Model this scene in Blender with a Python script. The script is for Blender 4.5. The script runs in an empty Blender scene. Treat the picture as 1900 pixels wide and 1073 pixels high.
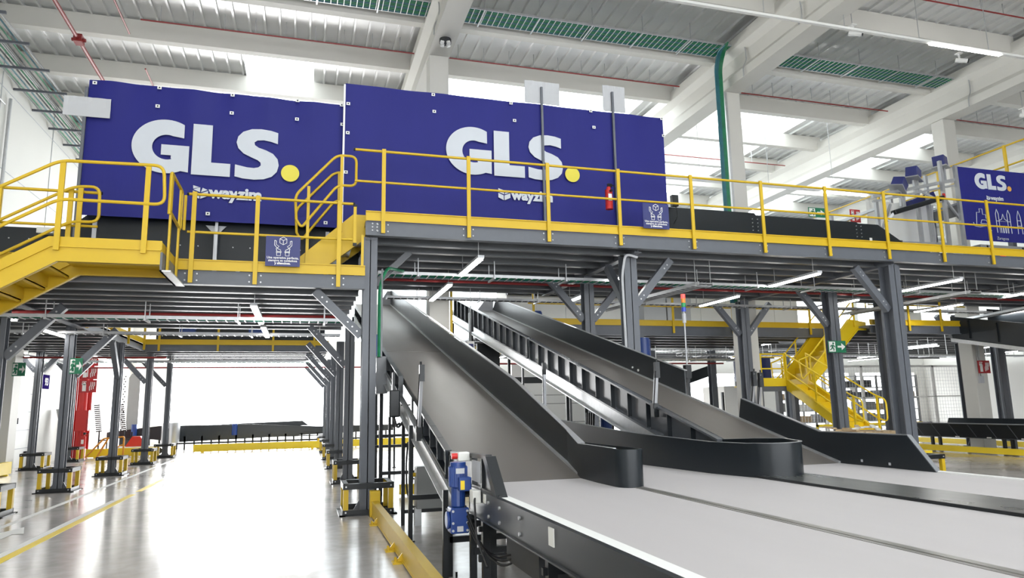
import bpy, bmesh, math, random
from mathutils import Vector, Matrix
from mathutils.geometry import tessellate_polygon
random.seed(7)
S = bpy.context.scene
COL = S.collection
# ------------------------------------------------------------------ camera
YAW, PITCH, ROLL, FPX = 0.29236, 0.16550, -0.019389, 1299.0
fw = Vector((math.sin(YAW)*math.cos(PITCH), math.cos(YAW)*math.cos(PITCH), math.sin(PITCH)))
r0 = Vector((math.cos(YAW), -math.sin(YAW), 0)); u0 = r0.cross(fw)
rr = r0*math.cos(ROLL)+u0*math.sin(ROLL); uu = -r0*math.sin(ROLL)+u0*math.cos(ROLL)
cd = bpy.data.cameras.new('camera'); cam = bpy.data.objects.new('camera', cd); COL.objects.link(cam)
cam.matrix_world = Matrix(((rr.x, uu.x, -fw.x, 0), (rr.y, uu.y, -fw.y, 0), (rr.z, uu.z, -fw.z, 1.7), (0, 0, 0, 1)))
cd.sensor_fit = 'HORIZONTAL'; cd.sensor_width = 36; cd.lens = FPX/1900*36; cd.clip_end = 400; cd.clip_start = .05
S.camera = cam
# ------------------------------------------------------------------ world, light, exposure
W = bpy.data.worlds.new('daylight'); S.world = W; W.use_nodes = True
bg = W.node_tree.nodes['Background']; bg.inputs[0].default_value = (.93, .97, 1.0, 1); bg.inputs[1].default_value = 5.0
S.view_settings.view_transform = 'Standard'; S.view_settings.look = 'None'; S.view_settings.gamma = 1
S.view_settings.use_curve_mapping = False; S.view_settings.exposure = 0.25
try:
    S.cycles.use_denoising = True; S.cycles.denoiser = 'OPENIMAGEDENOISE'
    S.cycles.max_bounces = 7; S.cycles.diffuse_bounces = 4; S.cycles.glossy_bounces = 3; S.cycles.transparent_max_bounces = 12
    S.cycles.sample_clamp_indirect = 6
except Exception: pass
def area(name, loc, sx, sy, power, rot=(0, 0, 0), col=(1, 1, 1)):
    l = bpy.data.lights.new(name, 'AREA'); l.shape = 'RECTANGLE'; l.size = sx; l.size_y = sy; l.energy = power; l.color = col
    o = bpy.data.objects.new(name, l); COL.objects.link(o); o.location = loc; o.rotation_euler = rot; return o
# added fills above and behind the camera; third lamp sits in the rear doorway
area('skylight_daylight', (8, 1.5, 12.6), 22, 11, 340)
area('dock_daylight', (4, -10.5, 5.5), 26, 8, 640, (math.radians(90), 0, 0))
area('rear_door_daylight', (-2.6, 41.5, 2.3), 9, 4.2, 2200, (math.radians(-90), 0, 0))

# ------------------------------------------------------------------ materials
def mat(name, col, rough=.5, metal=0., var=.0, scale=4., bump=0., emit=None, spec=.5, stretch=(1, 1, 1), rvar=0.):
    m = bpy.data.materials.new(name); m.use_nodes = True; nt = m.node_tree; b = nt.nodes['Principled BSDF']
    b.inputs['Base Color'].default_value = (*col, 1); b.inputs['Roughness'].default_value = rough
    b.inputs['Metallic'].default_value = metal; b.inputs['Specular IOR Level'].default_value = spec
    tc = nt.nodes.new('ShaderNodeTexCoord'); mp = nt.nodes.new('ShaderNodeMapping'); mp.inputs['Scale'].default_value = stretch
    nz = nt.nodes.new('ShaderNodeTexNoise'); nz.inputs['Scale'].default_value = scale; nz.inputs['Detail'].default_value = 5
    nt.links.new(tc.outputs['Object'], mp.inputs['Vector']); nt.links.new(mp.outputs[0], nz.inputs['Vector'])
    mx = nt.nodes.new('ShaderNodeMix'); mx.data_type = 'RGBA'
    mx.inputs['A'].default_value = (*[max(0, c*(1-var)) for c in col], 1); mx.inputs['B'].default_value = (*[min(1, c*(1+var)) for c in col], 1)
    nt.links.new(nz.outputs['Fac'], mx.inputs['Factor']); nt.links.new(mx.outputs['Result'], b.inputs['Base Color'])
    if rvar:
        mr = nt.nodes.new('ShaderNodeMapRange'); mr.inputs['To Min'].default_value = max(.02, rough-rvar); mr.inputs['To Max'].default_value = rough+rvar
        nt.links.new(nz.outputs['Fac'], mr.inputs['Value']); nt.links.new(mr.outputs[0], b.inputs['Roughness'])
    if bump:
        bp = nt.nodes.new('ShaderNodeBump'); bp.inputs['Strength'].default_value = bump; bp.inputs['Distance'].default_value = .02
        nt.links.new(nz.outputs['Fac'], bp.inputs['Height']); nt.links.new(bp.outputs[0], b.inputs['Normal'])
    if emit:
        b.inputs['Emission Color'].default_value = (*emit[0], 1); b.inputs['Emission Strength'].default_value = emit[1]
    return m
YEL = mat('yellow_paint', (.62, .41, .012), .42, var=.06, scale=3)
YEL2 = mat('bright_yellow_paint', (.86, .62, .015), .4, var=.05)
STL = mat('grey_steel_paint', (.118, .128, .147), .42, var=.08, scale=6)
STD = mat('dark_steel_paint', (.15, .157, .168), .33, var=.1, scale=6)
GALV = mat('galvanised_steel', (.52, .53, .54), .35, metal=.6, var=.15, scale=14)
ALU = mat('aluminium', (.47, .48, .50), .32, metal=.7, var=.05)
BLK = mat('black_paint', (.010, .012, .014), .36, var=.1, scale=2.5, rvar=.03, spec=.35)
MID = mat('mid_grey_panel', (.085, .092, .105), .26, var=.06, scale=2)
BLG = mat('dark_guard_paint', (.013, .017, .021), .30, var=.10, scale=1.8, rvar=.03, spec=.38)
BELT = mat('dark_rubber_belt', (.125, .112, .103), .42, var=.12, scale=1.6, stretch=(3, .35, 1), rvar=.06)
BELTL = mat('light_belt', (.47, .445, .445), .55, var=.05, scale=1.3, stretch=(2.5, .3, 1))
SEAM = mat('belt_seam_steel', (.22, .215, .20), .3, metal=.3, var=.15)
STRIP = mat('divider_plate', (.075, .08, .078), .3, metal=.2, var=.35, scale=3, stretch=(1, .4, 1), rvar=.1)
WHT = mat('white_edge', (.82, .82, .80), .5, var=.02)
CONC = mat('pale_precast_concrete', (.66, .645, .60), .6, var=.05, scale=1.2)
WALL = mat('white_panel_wall', (.80, .79, .75), .6, var=.03, scale=.8)
ROOF = mat('roof_sheet', (.74, .745, .74), .34, metal=.2, var=.06, scale=2)
BLUE = mat('banner_blue', (.017, .019, .175), .5, var=.08, scale=1.1, bump=.7, stretch=(1.6, 1, .5), spec=.22)
BLUE2 = mat('sign_blue', (.025, .032, .15), .4, var=.05)
LET = mat('banner_letter_grey', (.56, .59, .64), .5, var=.03)
LETY = mat('banner_dot_yellow', (.72, .62, .06), .5, var=.03)
MOT = mat('motor_blue', (.012, .045, .21), .35, var=.12)
RED = mat('red_paint', (.55, .02, .018), .35, var=.08)
DRED = mat('sign_red', (.42, .018, .022), .4, var=.05)
GRN = mat('sign_green', (.01, .17, .08), .4, var=.05)
CABG = mat('green_cable', (.012, .20, .085), .45, var=.45, scale=9)
CABB = mat('teal_cable', (.03, .15, .19), .45, var=.3, scale=9)
CABK = mat('black_cable', (.01, .01, .012), .5)
PIPE = mat('red_sprinkler_pipe', (.26, .02, .02), .4, var=.1)
WOOD = mat('pallet_wood', (.50, .37, .22), .7, var=.25, scale=9)
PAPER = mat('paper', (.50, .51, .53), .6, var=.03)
CREAM = mat('cream_sheet', (.74, .74, .70), .7, var=.05, bump=.4, scale=2)
BOXG = mat('cabinet_grey', (.23, .235, .235), .4, var=.05)
ORG = mat('orange_paint', (.75, .30, .03), .45, var=.05)
TUBE = mat('lit_tube', (1, 1, 1), .5, emit=((1, .99, .96), 30))
GLOWR = mat('red_lamp', (.8, .05, .05), .3, emit=((1, .1, .08), 1.0))
GLOWO = mat('orange_lens', (.85, .25, .03), .3)
GLOWG = mat('green_lens', (.02, .30, .10), .3)
GLOWB = mat('blue_lens', (.03, .07, .5), .3)
BROWN = mat('amber_lamp', (.7, .35, .05), .4)
DARKG = mat('dark_interior', (.03, .032, .035), .6, var=.2)
# floor: polished concrete
def floor_mat():
    m = bpy.data.materials.new('polished_concrete'); m.use_nodes = True; nt = m.node_tree; b = nt.nodes['Principled BSDF']
    tc = nt.nodes.new('ShaderNodeTexCoord')
    n1 = nt.nodes.new('ShaderNodeTexNoise'); n1.inputs['Scale'].default_value = .55; n1.inputs['Detail'].default_value = 8; n1.inputs['Roughness'].default_value = .62
    n2 = nt.nodes.new('ShaderNodeTexNoise'); n2.inputs['Scale'].default_value = 6; n2.inputs['Detail'].default_value = 6
    cr = nt.nodes.new('ShaderNodeValToRGB'); e = cr.color_ramp.elements
    e[0].position = .3; e[0].color = (.37, .345, .33, 1); e[1].position = .72; e[1].color = (.56, .525, .50, 1)
    for n in (n1, n2): nt.links.new(tc.outputs['Object'], n.inputs['Vector'])
    nt.links.new(n1.outputs['Fac'], cr.inputs[0])
    mx = nt.nodes.new('ShaderNodeMix'); mx.data_type = 'RGBA'; mx.blend_type = 'OVERLAY'; mx.inputs['Factor'].default_value = .25
    nt.links.new(cr.outputs[0], mx.inputs['A']); nt.links.new(n2.outputs['Fac'], mx.inputs['B'])
    # saw cut joints every six metres
    nt.links.new(mx.outputs['Result'], b.inputs['Base Color'])
    mr = nt.nodes.new('ShaderNodeMapRange'); mr.inputs['To Min'].default_value = .10; mr.inputs['To Max'].default_value = .26
    nt.links.new(n1.outputs['Fac'], mr.inputs['Value']); nt.links.new(mr.outputs[0], b.inputs['Roughness'])
    b.inputs['Specular IOR Level'].default_value = .75
    return m
FLOOR = floor_mat()
def glass_mat():
    m = bpy.data.materials.new('clear_glazing'); m.use_nodes = True; nt = m.node_tree; nt.nodes.clear()
    o = nt.nodes.new('ShaderNodeOutputMaterial'); t = nt.nodes.new('ShaderNodeBsdfTransparent'); t.inputs[0].default_value = (.95, .97, .97, 1)
    g = nt.nodes.new('ShaderNodeBsdfGlossy'); g.inputs['Roughness'].default_value = .15; mx = nt.nodes.new('ShaderNodeMixShader'); mx.inputs[0].default_value = .05
    nt.links.new(t.outputs[0], mx.inputs[1]); nt.links.new(g.outputs[0], mx.inputs[2]); nt.links.new(mx.outputs[0], o.inputs[0]); return m
GLASS = glass_mat()

# ------------------------------------------------------------------ mesh helpers
class MB:
    def __init__(s): s.v = []; s.f = []
    def add(s, vs, fs):
        n = len(s.v); s.v += [Vector(v) for v in vs]; s.f += [tuple(i+n for i in f) for f in fs]; return s
    def box(s, x0, x1, y0, y1, z0, z1):
        if x0 > x1: x0, x1 = x1, x0
        if y0 > y1: y0, y1 = y1, y0
        if z0 > z1: z0, z1 = z1, z0
        return s.add([(x0, y0, z0), (x1, y0, z0), (x1, y1, z0), (x0, y1, z0), (x0, y0, z1), (x1, y0, z1), (x1, y1, z1), (x0, y1, z1)],
                     [(0, 3, 2, 1), (4, 5, 6, 7), (0, 1, 5, 4), (1, 2, 6, 5), (2, 3, 7, 6), (3, 0, 4, 7)])
    def bar(s, p, q, w, h, up=(0, 0, 1)):
        p = Vector(p); q = Vector(q); d = (q-p).normalized(); up = Vector(up)
        if abs(d.dot(up)) > .99: up = Vector((1, 0, 0)) if abs(d.x) < .9 else Vector((0, 1, 0))
        a = d.cross(up).normalized()*w/2; b = a.cross(d).normalized()*h/2
        vs = [p-a-b, p+a-b, p+a+b, p-a+b, q-a-b, q+a-b, q+a+b, q-a+b]
        return s.add(vs, [(0, 1, 2, 3), (7, 6, 5, 4), (0, 4, 5, 1), (1, 5, 6, 2), (2, 6, 7, 3), (3, 7, 4, 0)])
    def tube(s, pts, r, n=8, closed=False):
        pts = [Vector(p) for p in pts]; N = len(pts); rings = []; prev = None
        for i, p in enumerate(pts):
            if closed: d = (pts[(i+1) % N]-pts[i-1])
            else: d = pts[min(i+1, N-1)]-pts[max(i-1, 0)]
            d.normalize()
            if prev is None:
                a = d.cross(Vector((0, 0, 1)))
                if a.length < .05: a = d.cross(Vector((0, 1, 0)))
            else: a = prev-d*prev.dot(d)
            a.normalize(); prev = a; b = d.cross(a)
            rings.append([p+(a*math.cos(2*math.pi*k/n)+b*math.sin(2*math.pi*k/n))*r for k in range(n)])
        vs = [v for R in rings for v in R]; fs = []
        for i in range(N if closed else N-1):
            j = (i+1) % N
            for k in range(n): fs.append((i*n+k, i*n+(k+1) % n, j*n+(k+1) % n, j*n+k))
        if not closed: fs += [tuple(range(n))[::-1], tuple((N-1)*n+k for k in range(n))]
        return s.add(vs, fs)
    def cyl(s, p, q, r, n=16): return s.tube([p, q], r, n)
    def prism(s, poly, axis, a, b):
        # poly: 2D points; axis 'X': (y,z); 'Y': (x,z); 'Z': (x,y)
        def mk(u, v, t): return {'X': (t, u, v), 'Y': (u, t, v), 'Z': (u, v, t)}[axis]
        n = len(poly); vs = [mk(u, v, a) for u, v in poly]+[mk(u, v, b) for u, v in poly]
        tris = tessellate_polygon([[Vector((u, v, 0)) for u, v in poly]])
        fs = [tuple(t) for t in tris]+[tuple(i+n for i in t[::-1]) for t in tris]
        fs += [(i, (i+1) % n, (i+1) % n+n, i+n) for i in range(n)]
        return s.add(vs, fs)
    def sheet(s, path, t=.02):
        # path of (x, y, zbottom, ztop): a bent upright plate of thickness t
        N = len(path); P = [Vector((p[0], p[1])) for p in path]; vs = []
        for i in range(N):
            d = P[min(i+1, N-1)]-P[max(i-1, 0)]; d.normalize(); nrm = Vector((-d.y, d.x))*t/2
            for sgn in (1, -1):
                q = P[i]+nrm*sgn; vs += [(q.x, q.y, path[i][2]), (q.x, q.y, path[i][3])]
        fs = []
        for i in range(N-1):
            a = i*4; b = a+4
            fs += [(a, b, b+1, a+1), (a+2, a+3, b+3, b+2), (a+1, b+1, b+3, a+3), (a, a+2, b+2, b)]
        fs += [(0, 1, 3, 2), (4*N-4, 4*N-2, 4*N-1, 4*N-3)]
        return s.add(vs, fs)
    def ibeam(s, p, q, h, b, tw=.012, tf=.018):
        # p, q on the beam's top centre line
        p = Vector(p); q = Vector(q); z = Vector((0, 0, 1))
        s.bar(p-z*tf/2, q-z*tf/2, b, tf); s.bar(p-z*(h-tf/2), q-z*(h-tf/2), b, tf); s.bar(p-z*h/2, q-z*h/2, tw, h-2*tf); return s
# The belt conveyors below are drawn at 0.90 m bed height and full width, then scaled about the camera position to a 1.00 m bed
# (all sizes and distances x 0.875, raised 0.21 m); feet stay on the floor.
CAMERA_SCALE = False
def scale_about_camera(v):
    if not CAMERA_SCALE: return Vector(v)
    return Vector((v[0]*.875, v[1]*.875, v[2]*.875+.2125 if v[2] > .13 else v[2]))
SPLIT = {'fixing_patches': 'fixing_patch', 'screws': 'screw', 'white_screws': 'white_screw', 'paper_tag': 'paper_tag', 'bolts': 'bolt', 'foot_bolts': 'foot_bolt', 'hangers': 'hanger', 'crossbar': 'crossbar', 'leg_crossbar': 'crossbar', 'diagonal_brace': 'diagonal_brace', 'conduit': 'conduit', 'long_beam': 'long_beam', 'cross_beam': 'cross_beam', 'uprights': 'upright',
         'shelves': 'shelf', 'foot': 'foot', 'landing_leg': 'landing_leg', 'suspension': 'suspension_rod', 'leg': 'leg', 'cables': 'cable', 'green_cables': 'green_cable', 'bearers': 'bearer', 'paper_tags': 'paper_tag', 'edge_strip': 'edge_strip',
         'seam_strip': 'seam_strip', 'side_rails': 'side_rail', 'white_stripes': 'white_stripe', 'drive_motor': 'drive_motor', 'pipe': 'pipe', 'labels': 'label_plate', 'end_caps': 'end_cap', 'loose_cables': 'loose_cable', 'small_marks': 'small_mark', 'black_cap': 'black_cap', 'panels': 'panel', 'body': 'body', 'fan': 'fan', 'foot_frame': 'foot_frame', 'stand': 'stand', 'frame_bar': 'frame_bar', 'handle': 'handle', 'bracket': 'bracket'}
def pieces(mb, tol=.012):
    # groups of connected or touching pieces
    par = list(range(len(mb.v)))
    def find(i):
        while par[i] != i: par[i] = par[par[i]]; i = par[i]
        return i
    for f in mb.f:
        for a in f[1:]: par[find(a)] = find(f[0])
    comp = {}
    for i in range(len(mb.v)): comp.setdefault(find(i), []).append(i)
    boxes = [[[min(mb.v[i][k] for i in c) for k in range(3)], [max(mb.v[i][k] for i in c) for k in range(3)], c] for c in comp.values()]
    n = len(boxes); g = list(range(n))
    def fg(i):
        while g[i] != i: i = g[i]
        return i
    for i in range(n):
        for j in range(i):
            if all(boxes[i][0][k] <= boxes[j][1][k]+tol and boxes[j][0][k] <= boxes[i][1][k]+tol for k in range(3)): g[fg(i)] = fg(j)
    out = {}
    for i in range(n): out.setdefault(fg(i), []).extend(boxes[i][2])
    res = []
    for vs in out.values():
        vs = sorted(vs); mp = {v: k for k, v in enumerate(vs)}; q = MB(); q.v = [mb.v[v] for v in vs]; q.f = [tuple(mp[a] for a in f) for f in mb.f if f[0] in mp]; res.append(q)
    return res
def obj(name, mb, m, parent=None, bevel=0, smooth=False):
    if name in SPLIT and parent is not None:
        ps = pieces(mb)
        if len(ps) > 1 and not (name == 'bolts' and len(ps) > 12):
            for q in ps: o = obj_one(SPLIT[name], q, m, parent, bevel, smooth)
            return o
        if len(ps) == 1: name = SPLIT[name]
    return obj_one(name, mb, m, parent, bevel, smooth)
def obj_one(name, mb, m, parent=None, bevel=0, smooth=False):
    if CAMERA_SCALE: mb.v = [scale_about_camera(v) for v in mb.v]
    me = bpy.data.meshes.new(name); off = Vector((0, 0, 0)); par = parent
    while par is not None: off = off+par.location; par = par.parent
    if parent is None:
        # origin at the base centre
        xs = [v.x for v in mb.v]; ys = [v.y for v in mb.v]; zs = [v.z for v in mb.v]
        off = Vector(((min(xs)+max(xs))/2, (min(ys)+max(ys))/2, min(zs)))
    me.from_pydata([v-off for v in mb.v], [], mb.f); me.validate()
    bm = bmesh.new(); bm.from_mesh(me); bmesh.ops.recalc_face_normals(bm, faces=bm.faces); bm.to_mesh(me); bm.free()
    me.materials.append(m); o = bpy.data.objects.new(name, me); COL.objects.link(o)
    if parent is None: o.location = off
    else: o.parent = parent
    if smooth:
        for p in me.polygons: p.use_smooth = True
        try: me.set_sharp_from_angle(angle=math.radians(40))
        except Exception: pass
    if bevel:
        md = o.modifiers.new('bevel', 'BEVEL'); md.width = bevel; md.segments = 2; md.limit_method = 'ANGLE'
    return o
def thing(name, label, cat, loc, group=None):
    o = bpy.data.objects.new(name, None); COL.objects.link(o); o.location = scale_about_camera(loc); o.empty_display_size = .1
    return tag(o, label, cat, group)
def tag(o, label, cat, group=None, kind=None):
    if label: o['label'] = label
    if cat: o['category'] = cat
    if group: o['group'] = group
    if kind: o['kind'] = kind
    return o
def struct(name, mb, m, label=None, parent=None):
    o = obj(name, mb, m, parent)
    if parent is None: o['kind'] = 'structure'
    if label: o['label'] = label
    return o
def arc(cx, cy, r, a0, a1, n=6, rx=None):
    rx = rx or r
    return [(cx+rx*math.cos(math.radians(a0+(a1-a0)*i/n)), cy+r*math.sin(math.radians(a0+(a1-a0)*i/n))) for i in range(n+1)]
def rounded(pts, r=.12, n=5):
    # round the inner corners of a 3D polyline
    P = [Vector(p) for p in pts]; out = [P[0]]
    for i in range(1, len(P)-1):
        a = (P[i-1]-P[i]); b = (P[i+1]-P[i]); k = min(r, a.length*.45, b.length*.45); a.normalize(); b.normalize()
        s, e = P[i]+a*k, P[i]+b*k
        for j in range(n+1):
            t = j/n; out.append(s*(1-t)**2+P[i]*2*t*(1-t)+e*t*t)
    out.append(P[-1]); return out
def text_mb(txt, size, bold=0., align='CENTER'):
    # returns flat letter outlines as a list of (verts2d, faces) at unit position, drawn with Blender's own font
    cu = bpy.data.curves.new('t', 'FONT'); cu.body = txt; cu.size = size; cu.align_x = align; cu.offset = bold; cu.extrude = 0; cu.resolution_u = 3
    o = bpy.data.objects.new('t', cu); COL.objects.link(o); dg = bpy.context.evaluated_depsgraph_get()
    me = bpy.data.meshes.new_from_object(o.evaluated_get(dg)); vs = [(v.co.x, v.co.y) for v in me.vertices]; fs = [tuple(p.vertices) for p in me.polygons]
    bpy.data.objects.remove(o); bpy.data.curves.remove(cu); bpy.data.meshes.remove(me); return vs, fs
def put_text(mb, txt, size, origin, ux=(1, 0, 0), uy=(0, 0, 1), bold=0., align='CENTER'):
    vs, fs = text_mb(txt, size, bold, align); O = Vector(origin); ux = Vector(ux); uy = Vector(uy)
    nrm = ux.cross(uy)*.002; n = len(vs)
    mb.add([O+ux*a+uy*b+nrm for a, b in vs], fs); return mb

# ================================================================== SETTING
struct('floor', MB().box(-9.2, 60, -14, 60, -.2, 0), FLOOR)
# ---- walls
wl = MB().box(-9.1, -8.8, -14, 24.2, 0, 14.5).box(-9.1, -8.8, 24.2, 42, 3.4, 14.5)
for a, b in ((24.2, 25.0), (28.4, 31.0), (34.2, 42)): wl.box(-9.1, -8.8, a, b, 0, 3.4)
struct('wall_left', wl, WALL)
ribs = MB()
for y in (9.5, 14, 18.5, 23, 27.5, 32, 36.5): ribs.box(-8.8, -8.785, y, y+.03, 4, 14.3)
for z in (6.5, 9.0, 11.4): ribs.box(-8.8, -8.787, -10, 42, z, z+.02)
struct('trim_1', ribs, PAPER)
wr = MB().box(-9.1, -7.0, 42, 42.3, 0, 14.5).box(-7, 2.0, 42, 42.3, 4.4, 5.6).box(2, 45, 42, 42.3, 3.6, 5.6)
for a, b in ((2, 3), (9, 9.6), (16.5, 17.1), (24, 24.6), (31, 31.6), (38, 38.6), (44, 45)): wr.box(a, b, 42, 42.3, 0, 3.6)
wr.box(-7, 45, 42, 42.3, 13.2, 14.5)
for x in (-7, -1.5, 4, 12.6, 21.4, 30.2, 39): wr.box(x, x+.35, 42, 42.3, 5.6, 13.2)
struct('wall_back', wr, WALL)
struct('window_1', MB().box(-6.6, 44.9, 42.1, 42.14, 5.6, 13.2), GLASS, 'clear glazed band high on the back wall')
struct('wall_right', MB().box(45, 45.3, -14, 42.3, 0, 14.5), WALL)
struct('wall_front', MB().box(-9.1, -9.0+1.5, -12.2, -12, 0, 14.5).box(20, 45, -12.2, -12, 0, 14.5).box(-8, 20, -12.2, -12, 6.5, 14.5), WALL)
# dock doors in the left wall: bright panels
dn = 1
for a, b in ((25.0, 28.4), (31.0, 34.2)):
    d = struct('door_%d' % dn, MB().box(-8.98, -8.92, a, b, 0, 3.4), WHT); dn += 1
    g = MB()
    for z in (.6, 1.2, 1.8, 2.4, 3.0): g.box(-8.92, -8.905, a, b, z, z+.025)
    struct('panel_joint', g, PAPER, parent=d)
    struct('handle', MB().box(-8.92, -8.86, a+.9, a+.95, 1.42, 1.62).box(-8.92, -8.86, a+2.0, a+2.05, 1.42, 1.62), BLK, parent=d)
    struct('bolt_latch', MB().box(-8.92, -8.84, b-.5, b-.2, .42, .5).cyl((-8.84, b-.3, .46), (-8.8, b-.3, .46), .07), BLK, parent=d)
# ---- roof: ribbed sheets running front to back, with skylights
def ribbed(mb, x0, x1, y0, y1, z, pitch=.43, d=.075):
    x = x0; prof = []
    while x < x1-.01:
        e = min(x+pitch, x1); w = e-x
        prof += [(x, z), (x+w*.70, z), (x+w*.73, z-d), (x+w*.86, z-d), (x+w*.89, z)]; x = e
    prof.append((x1, z)); vs = []; fs = []
    for a, b in prof: vs += [(a, y0, b), (a, y1, b)]
    for i in range(len(prof)-1): fs.append((2*i, 2*i+1, 2*i+3, 2*i+2))
    mb.add(vs, fs)
ZR = 13.1
sky = [(-2.1, .1, 21.5, 42), (4.2, 12.2, 21.6, 42), (13.3, 19.6, 21.6, 42), (22, 27.0, 22.4, 42), (31, 36, 15, 42)]
rf = MB(); skm = []
bays = [(-9, 3.42), (3.42, 12.85), (12.85, 21.66), (21.66, 30.4), (30.4, 45)]
for bx0, bx1 in bays:
    cuts = [s for s in sky if s[0] >= bx0-.01 and s[1] <= bx1+.01]
    if cuts:
        c = cuts[0]; ribbed(rf, bx0, bx1, 7.2, c[2], ZR); ribbed(rf, bx0, c[0], c[2], 42.3, ZR); ribbed(rf, c[1], bx1, c[2], 42.3, ZR)
    ribbed(rf, bx0, bx1, -14, -4.2, ZR)
for a, b in ((-9.1, -1), (2, 7), (9.5, 15), (17.5, 45)): rf.box(a, b, -4.2, 7.2, ZR, ZR+.1)
struct('ceiling', rf, ROOF)
wn = 2
for a, b, c, d in sky+[(-1, 2, -4.2, 7.2), (7, 9.5, -4.2, 7.2), (15, 17.5, -4.2, 7.2)]:  # last three strips are unseen, added over the camera for light on the belts
    struct('window_%d' % wn, MB().box(a, b, c, d, ZR+.02, ZR+.04), GLASS, 'clear skylight strip in the ribbed roof'); wn += 1
# ---- concrete columns and roof girders
CX = [3.42, 12.85, 21.66, 30.4]
ordn = ['left', 'middle', 'right', 'far right']
for i, x in enumerate(CX):
    c = thing('concrete_column', ['pale square concrete column rising behind the large blue banner, belt conveyor end beside it', 'pale concrete column carrying the bundle of green cables, its foot behind the yellow stairs', 'pale concrete column with a red extinguisher sign, behind the low black chute', 'pale concrete column at the far right edge beyond the small blue banner'][i], 'column', (x, 18.25, 0))
    obj('shaft', MB().box(x-.27, x+.27, 18, 18.5, 0, 11.4), CONC, c, bevel=.02)
    if i == 2:
        obj('socket_box', MB().box(x-.18, x+.02, 17.94, 18, 2.15, 2.38), PAPER, c)
        obj('conduit', MB().tube([(x-.13, 17.97, 2.38), (x-.13, 17.97, 4.0)], .02).tube([(x-.05, 17.97, 2.38), (x-.05, 17.97, 4.0)], .02), GALV, c)
    g = thing('roof_girder', ['heavy pale concrete roof girder above the middle of the large blue banner', 'heavy pale concrete roof girder meeting the green cable riser', 'heavy pale concrete roof girder crossing the upper right corner', 'pale roof girder at the far right edge'][i], 'beam', (x, 14, 11.4))
    # precast I profile with a wide chamfered lower flange
    w = .30; prof = [(-w, 11.4), (w, 11.4), (w, 11.68), (.16, 11.86), (.16, 12.28), (.36, 12.45), (.36, 12.78), (-.36, 12.78), (-.36, 12.45), (-.16, 12.28), (-.16, 11.86), (-w, 11.68)]
    obj('beam', MB().prism([(x+a, b) for a, b in prof], 'Y', -13.5, 42), CONC, g)
    obj('conduit', MB().tube(rounded([(x-.30, 16.9, 12.6), (x-.20, 16.9, 12.3), (x-.20, 16.9, 11.9), (x-.34, 16.9, 11.66), (x-.34, 16.9, 11.38)], .1), .02).tube(rounded([(x-.32, 14.4, 12.9), (x-.20, 14.4, 12.2), (x-.20, 14.4, 11.9), (x-.34, 14.4, 11.66)], .1), .02), GALV, g, smooth=True)
# purlins: rows between the girders
rows = [9.6, 12.5, 15.4, 18.4, 21.3, 24.2, 27.1, 30, 33, 36, 39]
PB = [(-8.8, 3.22), (3.62, 12.65), (13.05, 21.46), (21.86, 30.2), (30.6, 45)]
pr_words = ['over the camera', 'nearest the camera', 'beside the cable tray', 'above the banner tops', 'just behind the column heads', 'second behind the column heads', 'third behind the column heads', 'fourth behind the column heads', 'fifth behind the column heads', 'sixth behind the column heads', 'closest to the back wall']
bw = ['left bay', 'bay above large banner', 'bay right of green riser', 'upper right corner bay', 'farthest right bay']
for bi, (a, b) in enumerate(PB):
    for ri, y in enumerate(rows):
        if ri < 1 or (bi == 4 and ri < 3): continue
        o = obj('roof_purlin', MB().prism([(y-.13, 12.48), (y+.13, 12.48), (y+.16, 12.95), (y+.16, 13.04), (y-.16, 13.04), (y-.16, 12.95)], 'X', a, b), CONC)
        tag(o, 'roof purlin, %s, %s' % (bw[bi], pr_words[ri]), 'purlin', 'purlins under the roof sheets')
# red sprinkler branch pipes under the roof
def sprinkler(x0, x1, y, z, label):
    t = thing('sprinkler_pipe', label, 'pipe', ((x0+x1)/2, y, z))
    obj('pipe', MB().cyl((x0, y, z), (x1, y, z), .022, 8), PIPE, t)
    m = MB(); x = x0+.5
    while x < x1-.3: m.box(x-.01, x+.01, y-.01, y+.01, z, ZR-.06); x += .84
    obj('hangers', m, GALV, t)
sprinkler(-4.6, 3.4, 20.2, 12.55, 'thin red sprinkler pipe hung under the roof of the left bay')
sprinkler(3.95, 12.3, 20.2, 12.55, 'thin red sprinkler pipe hung under the roof above the large banner')
sprinkler(12.95, 21.1, 20.0, 12.5, 'thin red sprinkler pipe hung in the bay right of the green riser')
sprinkler(12.95, 21.1, 13.9, 12.7, 'thin red sprinkler pipe beside the ceiling cameras at upper right')
sprinkler(21.7, 29.9, 20.0, 12.5, 'thin red sprinkler pipe high at the right edge')
sprinkler(3.95, 12.3, 26.0, 12.4, 'thin red sprinkler pipe seen past the right end of the large banner')
sprinkler(12.95, 21.1, 26.0, 12.4, 'thin red sprinkler pipe low in the bay behind the green riser')
o = thing('sprinkler_main', 'red sprinkler main pipe running diagonally under the roof at upper left', 'pipe', (-6.2, 18, 12))
obj('pipe', MB().cyl((-6.25, 10, 12.0), (-6.2, 41, 12.0), .05, 12), PIPE, o, smooth=True)
obj('valve', MB().box(-6.33, -6.12, 20.6, 20.9, 11.9, 12.12).cyl((-6.4, 20.75, 12), (-6.05, 20.75, 12), .05), PIPE, o)
for y, l in ((18.6, 'front'), (23.0, 'rear')):
    tag(obj('sprinkler_branch', MB().cyl((-5.0, y, 12.4), (-5.0, y+2.2, 12.4), .025, 8), PIPE), 'short red branch pipe right of the red main, the %s one' % l, 'pipe')
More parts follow.
